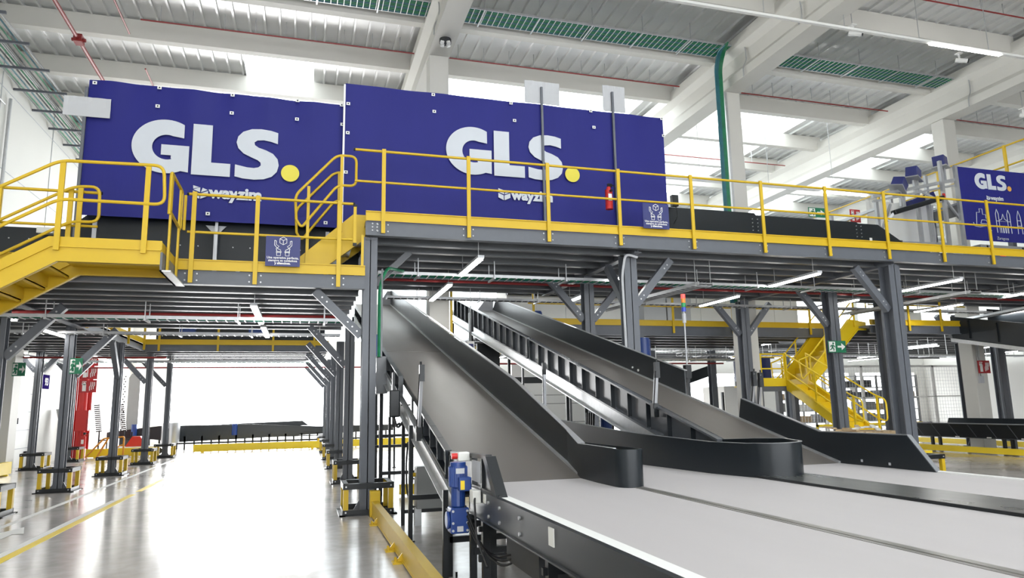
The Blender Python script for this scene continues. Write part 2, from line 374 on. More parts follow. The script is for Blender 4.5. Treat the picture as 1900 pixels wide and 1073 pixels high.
# ceiling cable trays (front row runs along X beside the purlin at Y=18.4)
def tray_x(x0, x1, y, z, w, label, m=None, step=.17, side=.06, rodz=None, mc=None):
    t = thing('cable_tray', label, 'cable tray', ((x0+x1)/2, y, z))
    b = MB().box(x0, x1, y-w/2-.01, y-w/2+.01, z, z+side).box(x0, x1, y+w/2-.01, y+w/2+.01, z, z+side)
    x = x0
    while x < x1: b.box(x, x+.02, y-w/2, y+w/2, z-.012, z); x += step
    obj('frame', b, GALV, t)
    cb = MB(); cb2 = MB(); n = max(3, int(w/.07))
    for i in range(n): (cb if i % 3 else cb2).tube([(x0, y-w/2+.03+(w-.06)*i/(n-1), z+.02), ((x0+x1)/2, y-w/2+.03+(w-.06)*i/(n-1)+.01, z+.03), (x1, y-w/2+.03+(w-.06)*i/(n-1), z+.02)], .022, 5)
    obj('green_cables', cb, mc or CABG, t); obj('cables', cb2, mc or CABB, t)
    if rodz:
        r = MB(); x = x0+.8
        while x < x1: r.box(x-.02, x+.02, y-w/2-.08, y+w/2+.08, z-.04, z-.012).box(x-.008, x+.008, y-w/2-.06, y-w/2-.045, z-.04, rodz).box(x-.008, x+.008, y+w/2+.045, y+w/2+.06, z-.04, rodz); x += 1.6
        obj('hangers', r, GALV, t)
tray_x(-5.5, 3.1, 17.6, 12.5, .75, 'wide tray of green cables under the roof at the top left', rodz=13.04)
tray_x(3.75, 12.4, 17.6, 12.5, .75, 'wide tray of green cables under the roof above the large banner', rodz=13.04)
tray_x(13.2, 21.2, 17.6, 12.5, .75, 'wide tray of green cables under the roof right of the cable riser', rodz=13.04)
# green riser down the face of the middle column
t = thing('cable_riser', 'thick bundle of green cables running down the concrete column', 'cables', (12.3, 17.9, 4))
for k in range(6):
    obj('cable', MB().tube(rounded([(12.15, 17.3-.05*k, 12.5), (12.18+.045*k, 17.62, 12.5), (12.2+.045*k, 17.88, 12.1), (12.2+.04*k, 17.9, 8), (12.2+.045*k, 17.92, 4.6)], .4), .028, 6), CABG if k > 2 else CABB, t, smooth=True)
obj('perforated_channel', MB().box(12.52, 12.60, 17.93, 17.99, 4.6, 11.35), GALV, t)
# tray along the left wall, ladders on brackets
t = thing('wall_cable_tray', 'long tray of green and black cables along the top of the left wall', 'cable tray', (-8.3, 24, 11.6))
b = MB()
for dx in (0, .55, .6, 1.1): b.box(-8.65+dx, -8.63+dx, 9, 38, 11.7, 11.76)
obj('frame', b, GALV, t)
for k in range(9): obj('cable', MB().tube([(-8.6+.125*k, 9, 11.79), (-8.6+.125*k+.03*math.sin(k), 22, 11.79), (-8.6+.125*k, 38, 11.79)], .025, 5), [CABG, CABB, CABK][k % 3], t)
for k in range(18): obj('bracket', MB().box(-8.8, -7.35, 9.4+k*1.6, 9.46+k*1.6, 11.62, 11.69), STL, t)
t = thing('wall_conduit', 'thin galvanised conduits dropping down the left wall behind the yellow rail', 'conduit', (-8.75, 24, 4))
obj('pipe', MB().tube([(-8.72, 23.5, 4.0), (-8.72, 23.5, 11.2)], .05, 8), GALV, t)
obj('pipe', MB().tube(rounded([(-8.74, 20.6, 9.0), (-8.74, 20.6, 10.9), (-8.74, 23.2, 10.9)], .2), .02, 6), GALV, t)
obj('channel', MB().box(-8.78, -8.70, 22.9, 23.0, 4.0, 8.5), GALV, t)
# long light line under the roof
t = thing('light_trunking', 'long white light line under the roof at upper right with one lit segment', 'light', (12, 13.4, 11.2))
obj('rail', MB().box(7.0, 21.0, 13.3, 13.38, 11.0, 11.06), WHT, t)
obj('lit_tube', MB().box(15.75, 18.2, 13.29, 13.39, 10.97, 11.0), TUBE, t)
for x in (8.2, 10.6, 13.0, 15.4, 17.8, 20.2): obj('hanger', MB().cyl((x, 13.34, 11.06), (x, 13.34, 12.9), .01, 6), GALV, t)
t = thing('light_trunking', 'long white light line low behind the green riser', 'light', (14, 22, 9.2))
obj('rail', MB().box(10.3, 22, 21.9, 22.0, 9.8, 9.86), WHT, t); obj('lit_tube', MB().box(19.4, 21.6, 21.88, 22.02, 9.76, 9.8), TUBE, t)
for x in (11, 14, 17, 20): obj('hanger', MB().cyl((x, 21.95, 9.86), (x, 21.95, 12.9), .01, 6), GALV, t)
# cameras
def cctv(x, y, z, label, dome=False):
    t = thing('security_camera', label, 'camera', (x, y, z))
    if dome:
        obj('body', MB().cyl((x, y, z), (x, y, z-.1), .16, 16), DARKG, t)
        for k in range(4):
            a = k*math.pi/2+.6; obj('lens', MB().cyl((x+.1*math.cos(a), y+.1*math.sin(a), z-.08), (x+.13*math.cos(a), y+.13*math.sin(a), z-.16), .055, 10), WHT, t)
    else:
        obj('drop_rod', MB().cyl((x, y, z), (x, y, ZR), .012, 6), GALV, t)
        obj('bracket', MB().cyl((x, y, z), (x, y, z-.2), .03, 8).box(x-.08, x+.08, y-.08, y+.08, z-.01, z+.02), WHT, t)
        obj('body', MB().bar((x-.1, y+.06, z-.2), (x+.14, y-.16, z-.3), .11, .11), WHT, t, bevel=.02)
        obj('lens', MB().bar((x+.13, y-.15, z-.296), (x+.16, y-.178, z-.309), .09, .09), BLK, t)
cctv(3.42, 17.1, 11.4, 'round dark multi-lens camera under the girder above the banner', True)
cctv(13.9, 14.0, 11.6, 'small white camera hanging near the upper right girder, the left one')
cctv(19.4, 15.5, 12.3, 'small white camera at the right end of the lit ceiling tube')
cctv(22.2, 15.8, 10.9, 'white camera at the right edge under the girder')

# ================================================================== MEZZANINE
YM = 12.18
def railing(name, label, p0, p1, posts, zt, zm, zb, r=.024, endcap=True, group=None):
    """posts: distances along; zt, zm rail heights, zb bottom of posts"""
    p0 = Vector(p0); p1 = Vector(p1); d = (p1-p0).normalized()
    t = thing(name, label, 'railing', ((p0.x+p1.x)/2, (p0.y+p1.y)/2, zb), group)
    obj('top_rail', MB().cyl((p0.x, p0.y, zt), (p1.x, p1.y, zt), r, 10), YEL, t, smooth=True)
    obj('middle_rail', MB().cyl((p0.x, p0.y, zm), (p1.x, p1.y, zm), r*.9, 10), YEL, t, smooth=True)
    for s in posts:
        q = p0+d*s; n = Vector((d.y, -d.x, 0))*.045
        obj('post', MB().bar((q.x+n.x, q.y+n.y, zb), (q.x+n.x, q.y+n.y, zt+.03), .066, .03, up=(d.x, d.y, 0)) if abs(d.x) < .5 else MB().box(q.x-.034, q.x+.034, q.y+n.y-.015, q.y+n.y+.015, zb, zt+.03), YEL, t)
    if endcap:
        obj('end_caps', MB().cyl((p0.x-d.x*.03, p0.y-d.y*.03, zt), (p0.x, p0.y, zt), r*1.15, 8).cyl((p1.x, p1.y, zt), (p1.x+d.x*.03, p1.y+d.y*.03, zt), r*1.15, 8), BLK, t)
    return t
def deck(label, x0, x1, y0, y1, zt, joist, front=True, toe=True, zb=None, fasc=None, right_toe=False, jm=None):
    h = zt-(zb or zt-.26); t = thing('mezzanine_deck', label, 'platform', ((x0+x1)/2, (y0+y1)/2, zt-h))
    obj('floor_plate', MB().box(x0, x1, y0+.02, y1, zt-.06, zt), STD, t)
    obj('fascia_beam', MB().box(x0, x1, y0-.0, y0+.02, zt-h+.02, zt-.005).box(x0, x1, y0-.05, y0+.1, zt-h, zt-h+.02), STL, t)
    if toe: obj('toe_board', MB().box(x0, x1, y0-.03, y0+.0, zt+.01, zt+.17).box(x0, x1, y0-.045, y0-.03, zt-.005, zt+.06).box(x0, x1, y0-.05, y0, zt+.155, zt+.172), YEL, t)
    for y in joist: obj('joist', MB().ibeam((x0+.05, y, zt-.062), (x1-.05, y, zt-.062), h-.05, .13), jm or STD, t)
    return t
# main upper deck
dm = deck('main grey steel upper deck carrying the large banners, with yellow toe board', 1.0, 27, YM, 17.9, 4.97, [12.8, 13.4, 14.1, 14.85, 15.6, 16.35, 17.1, 17.75], zb=4.70)
for x in (1.1, 6.3, 12.6, 18.6, 24.4): obj('cross_beam', MB().ibeam((x, YM+.06, 4.9), (x, 17.85, 4.9), .26, .16), STL, dm)
bm_ = MB()
for x in (1.3, 2.85, 4.4, 5.88, 7.5, 9.17, 10.8, 12.38, 13.94, 15.4, 16.9, 18.4):
    for dx in (-.09, .09):
        for dz in (-.06, -.18): bm_.cyl((x+dx, YM-.015, 4.97+dz), (x+dx, YM, 4.97+dz), .014, 6)
for x in (1.22, 1.30): 
    for dz in (-.05, -.11, -.17): bm_.cyl((x-.1, YM-.015, 4.97+dz), (x-.1, YM, 4.97+dz), .014, 6)
obj('bolts', bm_, GALV, dm)
railing('guard_rail', 'long yellow guard rail along the front edge of the upper deck', (.80, YM-.02, 0), (24, YM-.02, 0), [x-.8 for x in (1.3, 2.85, 4.4, 5.88, 7.5, 9.17, 10.8, 12.38, 13.94, 15.4, 16.9, 18.4, 20, 21.6)], 6.26, 5.68, 4.74)
# lower left deck: front part, side part, far part
dl = deck('lower grey steel deck at left reached by the yellow stair', -8.7, 1.0, YM, 18.7, 3.98, [12.9, 13.5, 14.1, 14.7, 15.4, 16.1, 16.9, 17.8, 18.6], zb=3.74)
obj('cross_beam', MB().ibeam((-5, YM+.06, 3.92), (-5, 18.6, 3.92), .24, .16), STL, dl)
b2 = MB()
for x in (-1.77, -.79, .55):
    for dx in (-.09, .09):
        for dz in (-.06, -.17): b2.cyl((x+dx, YM-.015, 3.98+dz), (x+dx, YM, 3.98+dz), .014, 6)
obj('bolts', b2, GALV, dl)
railing('guard_rail', 'short yellow guard rail on the lower deck with a small blue sign', (-1.86, YM-.02, 0), (.78, YM-.02, 0), [.09, 1.07, 2.41], 5.25, 4.61, 3.76)
t = thing('corner_stile', 'upright yellow rail stile beside the gap of the lower deck rail', 'railing', (-1.93, YM-.02, 4.6)); obj('stile', MB().box(-1.93, -1.89, YM-.04, YM, 4.63, 5.22), YEL, t)
railing('guard_rail', 'yellow guard rail on the lower deck behind the stair handrails', (-8.6, YM-.02, 0), (-3.16, YM-.02, 0), [.8, 2.6, 4.1, 5.05], 5.17, 4.62, 3.9)
ds = thing('mezzanine_deck', 'grey steel side deck running back along the left wall', 'platform', (-7, 24, 3.74))
obj('floor_plate', MB().box(-8.7, -5.1, 18.72, 30.5, 3.92, 3.98), STD, ds)
obj('edge_beam', MB().box(-5.12, -5.1, 18.75, 26.05, 3.74, 3.97), STL, ds)
obj('toe_board', MB().box(-5.10, -5.07, 18.75, 26.0, 3.99, 4.15).box(-5.07, -5.055, 18.75, 26.0, 3.975, 4.04), YEL, ds)
for y in [19.5+k*.9 for k in range(12)]: obj('joist', MB().ibeam((-8.65, y, 3.918), (-5.15, y, 3.918), .18, .13), STD, ds)
railing('guard_rail', 'yellow guard rail receding along the left side deck', (-5.06, 18.8, 0), (-5.06, 25.9, 0), [.3, 2.6, 4.6, 6.8], 5.25, 4.61, 3.76)
df = deck('far grey steel deck closing the lower level at the back left', -5.08, .9, 26.1, 31, 3.98, [26.9, 27.7, 28.5, 29.4, 30.4], zb=3.74)
railing('guard_rail', 'yellow guard rail on the far deck at the back left', (-5.0, 26.08, 0), (.85, 26.08, 0), [.35, 2.2, 4.0, 5.4], 5.25, 4.61, 3.76)
t = thing('sorting_conveyor', 'black machinery with blue motors on the far left deck behind the yellow rail', 'conveyor', (-2, 27.5, 3.98))
obj('side_panel', MB().box(-5.0, .8, 27.4, 27.45, 4.25, 5.4), BLG, t); obj('belt', MB().box(-5.0, .8, 27.45, 28.6, 4.9, 4.95), BELT, t)
for k in range(5): obj('leg', MB().box(-4.9+1.35*k, -4.8+1.35*k, 27.4, 27.5, 3.98, 4.3), BLK, t)
for x in (-4.2, -1.9): obj('drive_motor', MB().box(x, x+.5, 27.15, 27.4, 4.45, 4.85), MOT, t)
r_ = MB(); [r_.cyl((-4.8+.33*k, 27.38, 4.4+.5*(k % 2)), (-4.8+.33*k, 27.40, 4.4+.5*(k % 2)), .02, 6) for k in range(16)]; obj('rivets', r_, GALV, t)
# deck behind the inclined belts (lower level) with white enclosure
dr = deck('grey steel deck behind the inclined belts with yellow edge', 6.15, 16.4, 19.05, 24, 4.02, [19.5, 20.4, 21.3, 22.3, 23.3], zb=3.72)
railing('guard_rail', 'yellow guard rail behind the two inclined belts', (6.2, 19.03, 0), (16.4, 19.03, 0), [.15, 1.9, 4.65, 6.75, 9.65], 5.2, 4.62, 3.8)
dq = deck('short bright yellow edged deck right of the stairs', 16.9, 20.8, 17.6, 23, 3.98, [18.5, 19.5, 20.6], zb=3.72)
railing('guard_rail', 'yellow guard rail right of the big steel column', (16.9, 17.58, 0), (20.8, 17.58, 0), [.3, 1.5, 2.8], 5.2, 4.62, 3.8)
e = thing('white_enclosure', 'long white panel enclosure standing on the deck behind the inclined belts', 'enclosure', (11, 22, 3.98))
eb = MB()
for k in range(11): eb.box(6.2+k*1.0, 7.19+k*1.0, 21.2, 22.4, 4.05, 6.4)
obj('panels', eb, WALL, e); obj('plinth', MB().box(6.2, 17.2, 21.15, 22.4, 3.98, 4.05), DARKG, e); obj('top_rail', MB().box(6.2, 10.4, 21.1, 21.3, 5.2, 5.32), BLK, e)
e2 = thing('control_cabinet', 'white control cabinet on the deck left of the beige column', 'cabinet', (11.2, 20.4, 3.98))
obj('body', MB().box(10.5, 11.3, 20.2, 20.8, 3.98, 5.1).box(11.35, 12.2, 20.2, 20.8, 3.98, 5.1), PAPER, e2); obj('hatch', MB().box(11.6, 11.85, 20.18, 20.2, 4.4, 4.8), BOXG, e2)

# ---- steel columns
def h_column(x, y, ztop, label, brace=(), w=.24, group=None, zb=0., face='Y', L=1.0):
    t = thing('steel_column', label, 'column', (x, y, zb), group)
    s = MB()
    if face == 'Y': s.box(x-w/2, x+w/2, y-w/2, y-w/2+.018, zb, ztop).box(x-w/2, x+w/2, y+w/2-.018, y+w/2, zb, ztop).box(x-.008, x+.008, y-w/2, y+w/2, zb, ztop)
    else: s.box(x-w/2, x-w/2+.018, y-w/2, y+w/2, zb, ztop).box(x+w/2-.018, x+w/2, y-w/2, y+w/2, zb, ztop).box(x-w/2, x+w/2, y-.008, y+.008, zb, ztop)
    obj('post', s, STL, t)
    obj('base_plate', MB().box(x-.2, x+.2, y-.2, y+.2, zb, zb+.025).prism([(x-w/2-.1, zb+.025), (x-w/2, zb+.025), (x-w/2, zb+.2)], 'Y', y-.01, y+.01).prism([(x+w/2+.1, zb+.025), (x+w/2, zb+.025), (x+w/2, zb+.2)], 'Y', y-.01, y+.01), STL, t)
    for dx, dy in brace:
        a = Vector((x+dx*w/2, y+dy*w/2, ztop-L)); bq = Vector((x+dx*(L*.95), y+dy*(L*.95), ztop-.06))
        obj('knee_brace', MB().bar(a, bq, .13, .15), STL, t)
        obj('brace_bolts', MB().add([], []).cyl(a.lerp(bq, .12)+Vector((0, -.07, 0)), a.lerp(bq, .12)+Vector((0, -.05, 0)), .018, 6).cyl(a.lerp(bq, .2)+Vector((0, -.07, 0)), a.lerp(bq, .2)+Vector((0, -.05, 0)), .018, 6).cyl(a.lerp(bq, .8)+Vector((0, -.07, 0)), a.lerp(bq, .8)+Vector((0, -.05, 0)), .018, 6).cyl(a.lerp(bq, .88)+Vector((0, -.07, 0)), a.lerp(bq, .88)+Vector((0, -.05, 0)), .018, 6), GALV, t)
    return t
def col_guard(x, y, label, hw=.29, h=.52, group='guards around the column feet'):
    t = thing('column_guard', label, 'guard', (x, y, 0), group)
    for sx in (-1, 1):
        for sy in (-1, 1):
            obj('corner_post', MB().box(x+sx*hw-.04, x+sx*hw+.04, y+sy*hw-.04, y+sy*hw+.04, .03, h), YEL, t)
    fr = MB(); lo = MB()
    for m_, z0, z1 in ((fr, h-.09, h), (lo, .015, .09)):
        for s in (-1, 1):
            m_.box(x-hw-.05, x+hw+.05, y+s*(hw+.04)-.006, y+s*(hw+.04)+.006, z0, z1)
            m_.box(x+s*(hw+.04)-.006, x+s*(hw+.04)+.006, y-hw-.05, y+hw+.05, z0, z1)
            m_.box(x-hw-.05, x+hw+.05, y+s*(hw)-.04, y+s*(hw)+.04, z1-.006, z1) if m_ is fr else m_.box(x-hw-.1, x+hw+.1, y+s*(hw+.05)-.05, y+s*(hw+.05)+.05, 0, .015)
            m_.box(x+s*hw-.04, x+s*hw+.04, y-hw-.05, y+hw+.05, z1-.006, z1) if m_ is fr else m_.box(x+s*(hw+.05)-.05, x+s*(hw+.05)+.05, y-hw-.1, y+hw+.1, 0, .015)
    obj('upper_frame', fr, BLK, t); obj('lower_frame', lo, BLK, t)
    bb = MB()
    for sx in (-1, 1):
        for z in (.055, h-.045): bb.cyl((x+sx*hw, y-hw-.06, z), (x+sx*hw, y-hw-.045, z), .014, 6)
    obj('bolts', bb, GALV, t)
    return t
h_column(1.1, YM+.2, 4.69, 'tall near steel column at the left end of the upper deck', brace=((0, 1),), w=.24)
t_ = thing('knee_brace_left', 'large grey knee brace left of the near steel column', 'brace', (.6, YM+.2, 3.0))
obj('brace_bar', MB().bar((.97, YM+.2, 2.95), (.18, YM+.2, 3.72), .10, .15), STL, t_)
t_.name = 'knee_brace'
obj('rear_brace_bar', MB().bar((1.25, 13.4, 4.0), (1.95, 13.4, 4.70), .12, .12), STD, t_)
bolt = MB()
for k in (.1, .2, .3, .75, .85): 
    p = Vector((.97, YM+.14, 2.95)).lerp(Vector((.18, YM+.14, 3.72)), k); bolt.cyl(p, p+Vector((0, -.02, 0)), .016, 6)
obj('bolts', bolt, GALV, t_)
rowR = [(17.45, 'second'), (21.8, 'third'), (25.8, 'fourth'), (29.8, 'fifth'), (33.6, 'sixth')]
for y, w_ in rowR:
    h_column(1.1, y, 3.72 if y > 18.8 else 3.74, 'grey steel column, %s from the camera in the row right of the aisle' % w_, w=.22, brace=((-1, 0),), group='columns right of the aisle')
    col_guard(1.1, y, 'yellow and black guard around the foot of the %s column right of the aisle' % w_)
col_guard(1.1, YM+.2, 'near yellow and black guard around the foot of the tall steel column', hw=.36, h=.5)
rowL = [(14.5, 'nearest', -5.15), (18.5, 'second', -5.17), (22.6, 'third', -5.04), (26.7, 'fourth', -5.0), (30.2, 'fifth', -4.95)]
for y, w_, xc in rowL:
    h_column(xc, y, 3.72, 'grey steel column, %s of the row left of the aisle' % w_, w=.19, brace=((-1, 0),) if y > 26 else ((1, 0),) if y < 20 else ((0, -1),), group='columns left of the aisle')
    col_guard(xc, y, 'yellow and black guard around the foot of the %s column left of the aisle' % w_)
for y, w_ in ((26.1, 'nearer'), (29.75, 'farther')):
    h_column(-8.12, y, 3.72, 'grey steel column close to the left wall, the %s one' % w_, brace=((1, 0), (-1, 0)), w=.19, L=.62)
    col_guard(-8.0, y, 'column guard close to the left wall, the %s one' % w_)
t = thing('wall_pillar', 'pale pillar at the left picture edge beside the dock door', 'column', (-8.4, 24.5, 0)); obj('shaft', MB().box(-8.78, -8.2, 24.3, 24.9, 0, 3.7), CONC, t)
# columns under the upper deck
h_column(6.2, YM+.35, 4.64, 'grey steel column standing behind the second inclined belt with a pale cable', brace=((1, 0), (0, 1)), w=.27)
h_column(6.35, 15.0, 4.64, 'grey steel column behind the second inclined belt, deeper under the deck', brace=((-1, 0), (1, 0)), w=.24)
h_column(12.6, YM+.22, 4.64, 'big grey steel column with knee brace right of centre', brace=((-1, 0),), w=.30)
h_column(13.1, 14.9, 4.6, 'grey steel column carrying the green exit sign', brace=((-1, 0),), w=.27)
h_column(12.45, 17.75, 4.64, 'grey steel column with two braces beside the beige concrete column', brace=((1, 0), (-1, 0)), w=.27)
h_column(17.0, 17.2, 4.64, 'grey steel column beside the upper end of the yellow stairs', w=.28)
h_column(22.6, 19.45, 4.64, 'grey steel column with two braces left of the dark right conveyor', brace=((1, 0), (-1, 0)), w=.26)
h_column(18.9, YM+.2, 4.64, 'grey steel column outside the right picture edge', w=.28)
bgc = [(9.6, 18.9, 'behind the tower light'), (13.0, 24.6, 'left of the beige column, slim'), (11.6, 26, 'left of the slim one'), (22.4, 22.8, 'between the stairs and the big column'), (25.5, 20.5, 'just right of the beige column with the fire sign'), (27.4, 20.6, 'farthest right behind the low chute'), (6.0, 22.5, 'seen between the two inclined belts'), (21.6, 30, 'under the stair landing, left'), (23.4, 30, 'under the stair landing, right'), (15.6, 24.5, 'far behind the stair landing rail')]
for x, y, s in bgc:
    h_column(x, y, 3.72 if x < 17 else 3.9, 'slim grey background steel column %s' % s, w=.24, group='background columns')
col_guard(12.6, YM+.22, 'column guard with black top bar beside the big angled black chute guard', hw=.42, h=.52)

# pale cable along the middle column
tag(obj('hanging_cable', MB().tube(rounded([(6.3, YM+.10, 4.55), (6.05, YM+.12, 4.62), (5.98, YM+.16, 4.2), (6.02, YM+.18, 1.6)], .15), .025, 6), PAPER, smooth=True), 'pale grey cable clipped down the steel column behind the second belt', 'cable')

# ---- fluorescent lamps
def lamp(x, y0, y1, z, label, grp='fluorescent lamps under the decks'):
    t = thing('tube_lamp', label, 'lamp', (x, (y0+y1)/2, z), grp)
    zc = 3.93 if z < 4 else (4.62 if y0 > 25 else 4.92)
    obj('housing', MB().box(x-.06, x+.06, y0, y1, z+.03, z+.08), PAPER, t)
    obj('lit_tube', MB().box(x-.045, x+.045, y0+.03, y1-.03, z, z+.03), TUBE, t)
    obj('suspension', MB().cyl((x, y0+.2, z+.08), (x, y0+.2, zc), .008, 5).cyl((x, y1-.2, z+.08), (x, y1-.2, zc), .008, 5), GALV, t)
for x, y0, y1, z, l in [(3.08, 12.15, 13.9, 4.35, 'lit tube lamp above the first inclined belt, the near one'), (3.09, 15.0, 17.4, 4.35, 'lit tube lamp above the first inclined belt, the far one'),
    (10.55, 12.2, 13.9, 4.35, 'long lit tube lamp left of the exit sign column'), (10.7, 15.35, 17.2, 4.35, 'lit tube lamp right of the tower light'),
    (14.46, 12.2, 13.95, 4.35, 'long lit tube lamp just right of the big column'), (14.46, 15.35, 17.0, 4.35, 'lit tube lamp partly behind the exit sign column'),
    (18.4, 15.6, 17.3, 4.35, 'lit tube lamp at right with the braced column below'), (18.2, 12.6, 14.2, 4.35, 'lit tube lamp at the right edge, upper'), (21.9, 15.5, 17.4, 4.35, 'lit tube lamp at the right edge above the dark conveyor'),
    (6.66, 15.9, 17.1, 4.35, 'lit tube lamp left of the inner steel column'), (6.64, 13.3, 13.9, 4.4, 'short lit lamp beside the column with the pale cable'),
    (-.85, 13.0, 15.6, 3.5, 'lit tube lamp over the aisle, the near one'), (-.85, 16.4, 18.5, 3.5, 'lit tube lamp over the aisle, the far one'),
    (-5.35, 14.4, 15.65, 3.5, 'lit tube lamp under the stair stringer at left'), (-5.4, 17.0, 19.1, 3.5, 'lit tube lamp beside the second left column'),
    (-8.3, 25.4, 28.3, 3.5, 'lit tube lamp close to the dock door'), (-6.4, 25.3, 27.4, 3.5, 'lit tube lamp between the left columns'), (.3, 26.3, 28.3, 3.5, 'lit tube lamp beyond the far braces of the aisle')]:
    lamp(x, y0, y1, z, l)
k = 0
far = [(20, 26.2, 'left lower'), (29, 26.2, 'left upper'), (30, 27, 'middle'), (34, 27, 'right middle'), (27, 33, 'far left'), (33, 33, 'far middle'), (39, 30, 'far right'), (18, 34, 'beside the stairs'), (23, 36, 'deep left'), (31, 38, 'deep right'), (12, 27.5, 'low between the columns'), (16, 27, 'above the landing'), (24, 33, 'upper deep left'), (35, 36, 'upper deep right'), (10, 33, 'behind the first belts'), (15, 30, 'left of the stairs')]
for x, y, s in far: lamp(x, y, y+2.6, 4.2, 'distant lit lamp under the far deck, %s of the cluster' % s, 'distant lamps')

# far ceilings under further decks at right (lower level services)
dz = thing('mezzanine_deck', 'far grey deck over the storage area at right', 'platform', (27, 32, 4.5))
for q in ((7, 21.8, 25, 41), (21.8, 44, 31, 41), (27.7, 44, 25, 31)): obj('floor_plate', MB().box(*q, 4.62, 4.7), STD, dz)
for y in [25.3+1.3*k for k in range(12)]:
    obj('joist', MB().ibeam((7.1, y, 4.618), (21.7 if y < 31 else 43.9, y, 4.618), .16, .12), STD, dz)
    if y < 31: obj('joist', MB().ibeam((27.8, y, 4.618), (43.9, y, 4.618), .16, .12), STD, dz)
# trays and pipes under the decks
tray_x(1.4, 18.5, 14.1, 4.36, .35, 'green cable tray under the upper deck', rodz=4.7)
tray_x(2.0, 22, 17.7, 4.45, .22, 'wire tray along the rear edge of the upper deck', mc=CABK, rodz=4.7)
tray_x(-8.4, .8, 14.4, 3.42, .30, 'green cable tray under the lower left deck', rodz=3.75)
tray_x(-8.4, .9, 18.2, 3.52, .22, 'wire tray along the rear edge of the lower left deck', mc=CABK, rodz=3.75)
tray_x(-8.4, .7, 27.3, 3.45, .4, 'green cable tray under the far left deck', rodz=3.7)
tray_x(8, 16, 22.6, 3.2, .4, 'galvanised cable tray below the middle rear deck', rodz=3.97)
tray_x(14, 30, 24.2, 3.5, .45, 'galvanised cable tray below the far right deck', rodz=4.6, mc=CABK)
for x0, x1, y, z, l in [(1.5, 26, 15.6, 4.55, 'dark red sprinkler pipe under the upper deck'), (-8.6, .9, 15.1, 3.62, 'dark red sprinkler pipe under the lower left deck'), (-8.6, 3.5, 31.4, 3.5, 'red sprinkler pipe across the far end of the aisle'), (4.2, 16, 24.3, 3.2, 'red sprinkler pipe low behind the inclined belts'), (-8.6, -4.2, 24.9, 3.45, 'red sprinkler pipe in front of the left fire point')]:
    tag(obj('sprinkler_pipe', MB().cyl((x0, y, z), (x1, y, z), .03, 8), PIPE), l, 'pipe')
tray_x(8, 21, 26.5, 3.9, .4, 'galvanised cable tray far behind the stair landing', rodz=4.6, mc=CABK)
tray_x(8, 21, 29.0, 4.0, .4, 'galvanised cable tray deepest behind the stair landing', rodz=4.6)
tray_x(28, 40, 29.5, 3.9, .45, 'galvanised cable tray above the mesh fence', rodz=4.6, mc=CABK)
# leaning tray ladder rising in the Y direction right of the column
for (p, q, l) in [((8.2, 12.9, 4.2), (8.0, 18.0, 4.3), 'cable ladder beside the pale cable column'), ((15.8, 13.0, 4.25), (16.4, 18.0, 4.35), 'cable ladder between the two right lamps'), ((19.4, 12.8, 4.2), (21.5, 18.0, 4.3), 'cable ladder at the far right under the deck')]:
    t = thing('cable_ladder', l, 'cable tray', p); p = Vector(p); q = Vector(q); mb = MB()
    obj('hanger', MB().box(p.x-.18, p.x+.18, p.y+.1, p.y+.13, p.z-.05, p.z-.035).box(p.x-.19, p.x-.18, p.y+.1, p.y+.12, p.z-.05, 4.91).box(p.x+.18, p.x+.19, p.y+.1, p.y+.12, p.z-.05, 4.91), GALV, t)
    for s in (-.17, .17): mb.bar(p+Vector((s, 0, 0)), q+Vector((s, 0, 0)), .015, .07)
    obj('side_rails', mb, GALV, t); n = 26
    for i in range(n): c = p.lerp(q, i/(n-1)); obj('rung', MB().bar(c-Vector((.17, 0, 0)), c+Vector((.17, 0, 0)), .02, .015), GALV, t)
    mb = MB()
    for s in (-.09, 0, .08): mb.tube([p+Vector((s, 0, .03)), q+Vector((s, 0, .03))], .025, 5)
    obj('cables', mb, CABK, t)
# black cables dropping between stair and big column
t = thing('cable_drop', 'bundle of black cables and conduits dropping beside the big steel column', 'cables', (17.9, 18.2, 2.7))
for k in range(9): obj('cable', MB().tube(rounded([(17.25+.055*k, 17.5, 4.6), (17.25+.055*k, 17.3, 4.2), (17.25+.055*k, 17.3, 2.75)], .2), .022, 5), (CABK, GALV, CABK)[k % 3], t)
obj('junction_box', MB().box(17.32, 17.68, 17.2, 17.42, 2.35, 2.78), BLK, t); obj('support_post', MB().box(17.4, 17.62, 17.22, 17.4, 0, 2.35), STL, t)
# hanging cable drop beside the near column
t = thing('column_conduit', 'green cables running down the right side of the near steel column', 'cables', (1.3, 12.5, 3.2))
obj('conduit', MB().tube(rounded([(1.9, 13.9, 4.42), (1.45, 12.75, 4.25), (1.30, 12.6, 3.9), (1.30, 12.6, 2.6)], .2), .03, 6), CABG, t); obj('channel', MB().box(1.33, 1.36, 12.6, 12.63, 2.6, 4.2), STD, t)

# ================================================================== BANNERS
def sstroke(path, widths):
    # thick stroke outline through a smooth path
    P = [Vector(p) for p in path]; pts = []; ws = []
    for i in range(len(P)-1):
        a = P[max(i-1, 0)]; b = P[i]; c = P[i+1]; d = P[min(i+2, len(P)-1)]
        for k in range(8):
            t = k/8; pts.append(.5*((2*b)+(c-a)*t+(2*a-5*b+4*c-d)*t*t+(-a+3*b-3*c+d)*t**3)); ws.append(widths[i]*(1-t)+widths[i+1]*t)
    pts.append(P[-1]); ws.append(widths[-1]); L = []; R = []
    for i, p in enumerate(pts):
        d = (pts[min(i+1, len(pts)-1)]-pts[max(i-1, 0)]).normalized(); n = Vector((-d.y, d.x))*ws[i]/2
        if i in (0, len(pts)-1): n = Vector((0, math.copysign(ws[i]/2, n.y)))
        L.append(p+n); R.append(p-n)
    vs = [Vector((q.x, q.y)) for q in L+R]; n = len(L); fs = [(i, i+1, n+i+1, n+i) for i in range(n-1)]
    return vs, fs
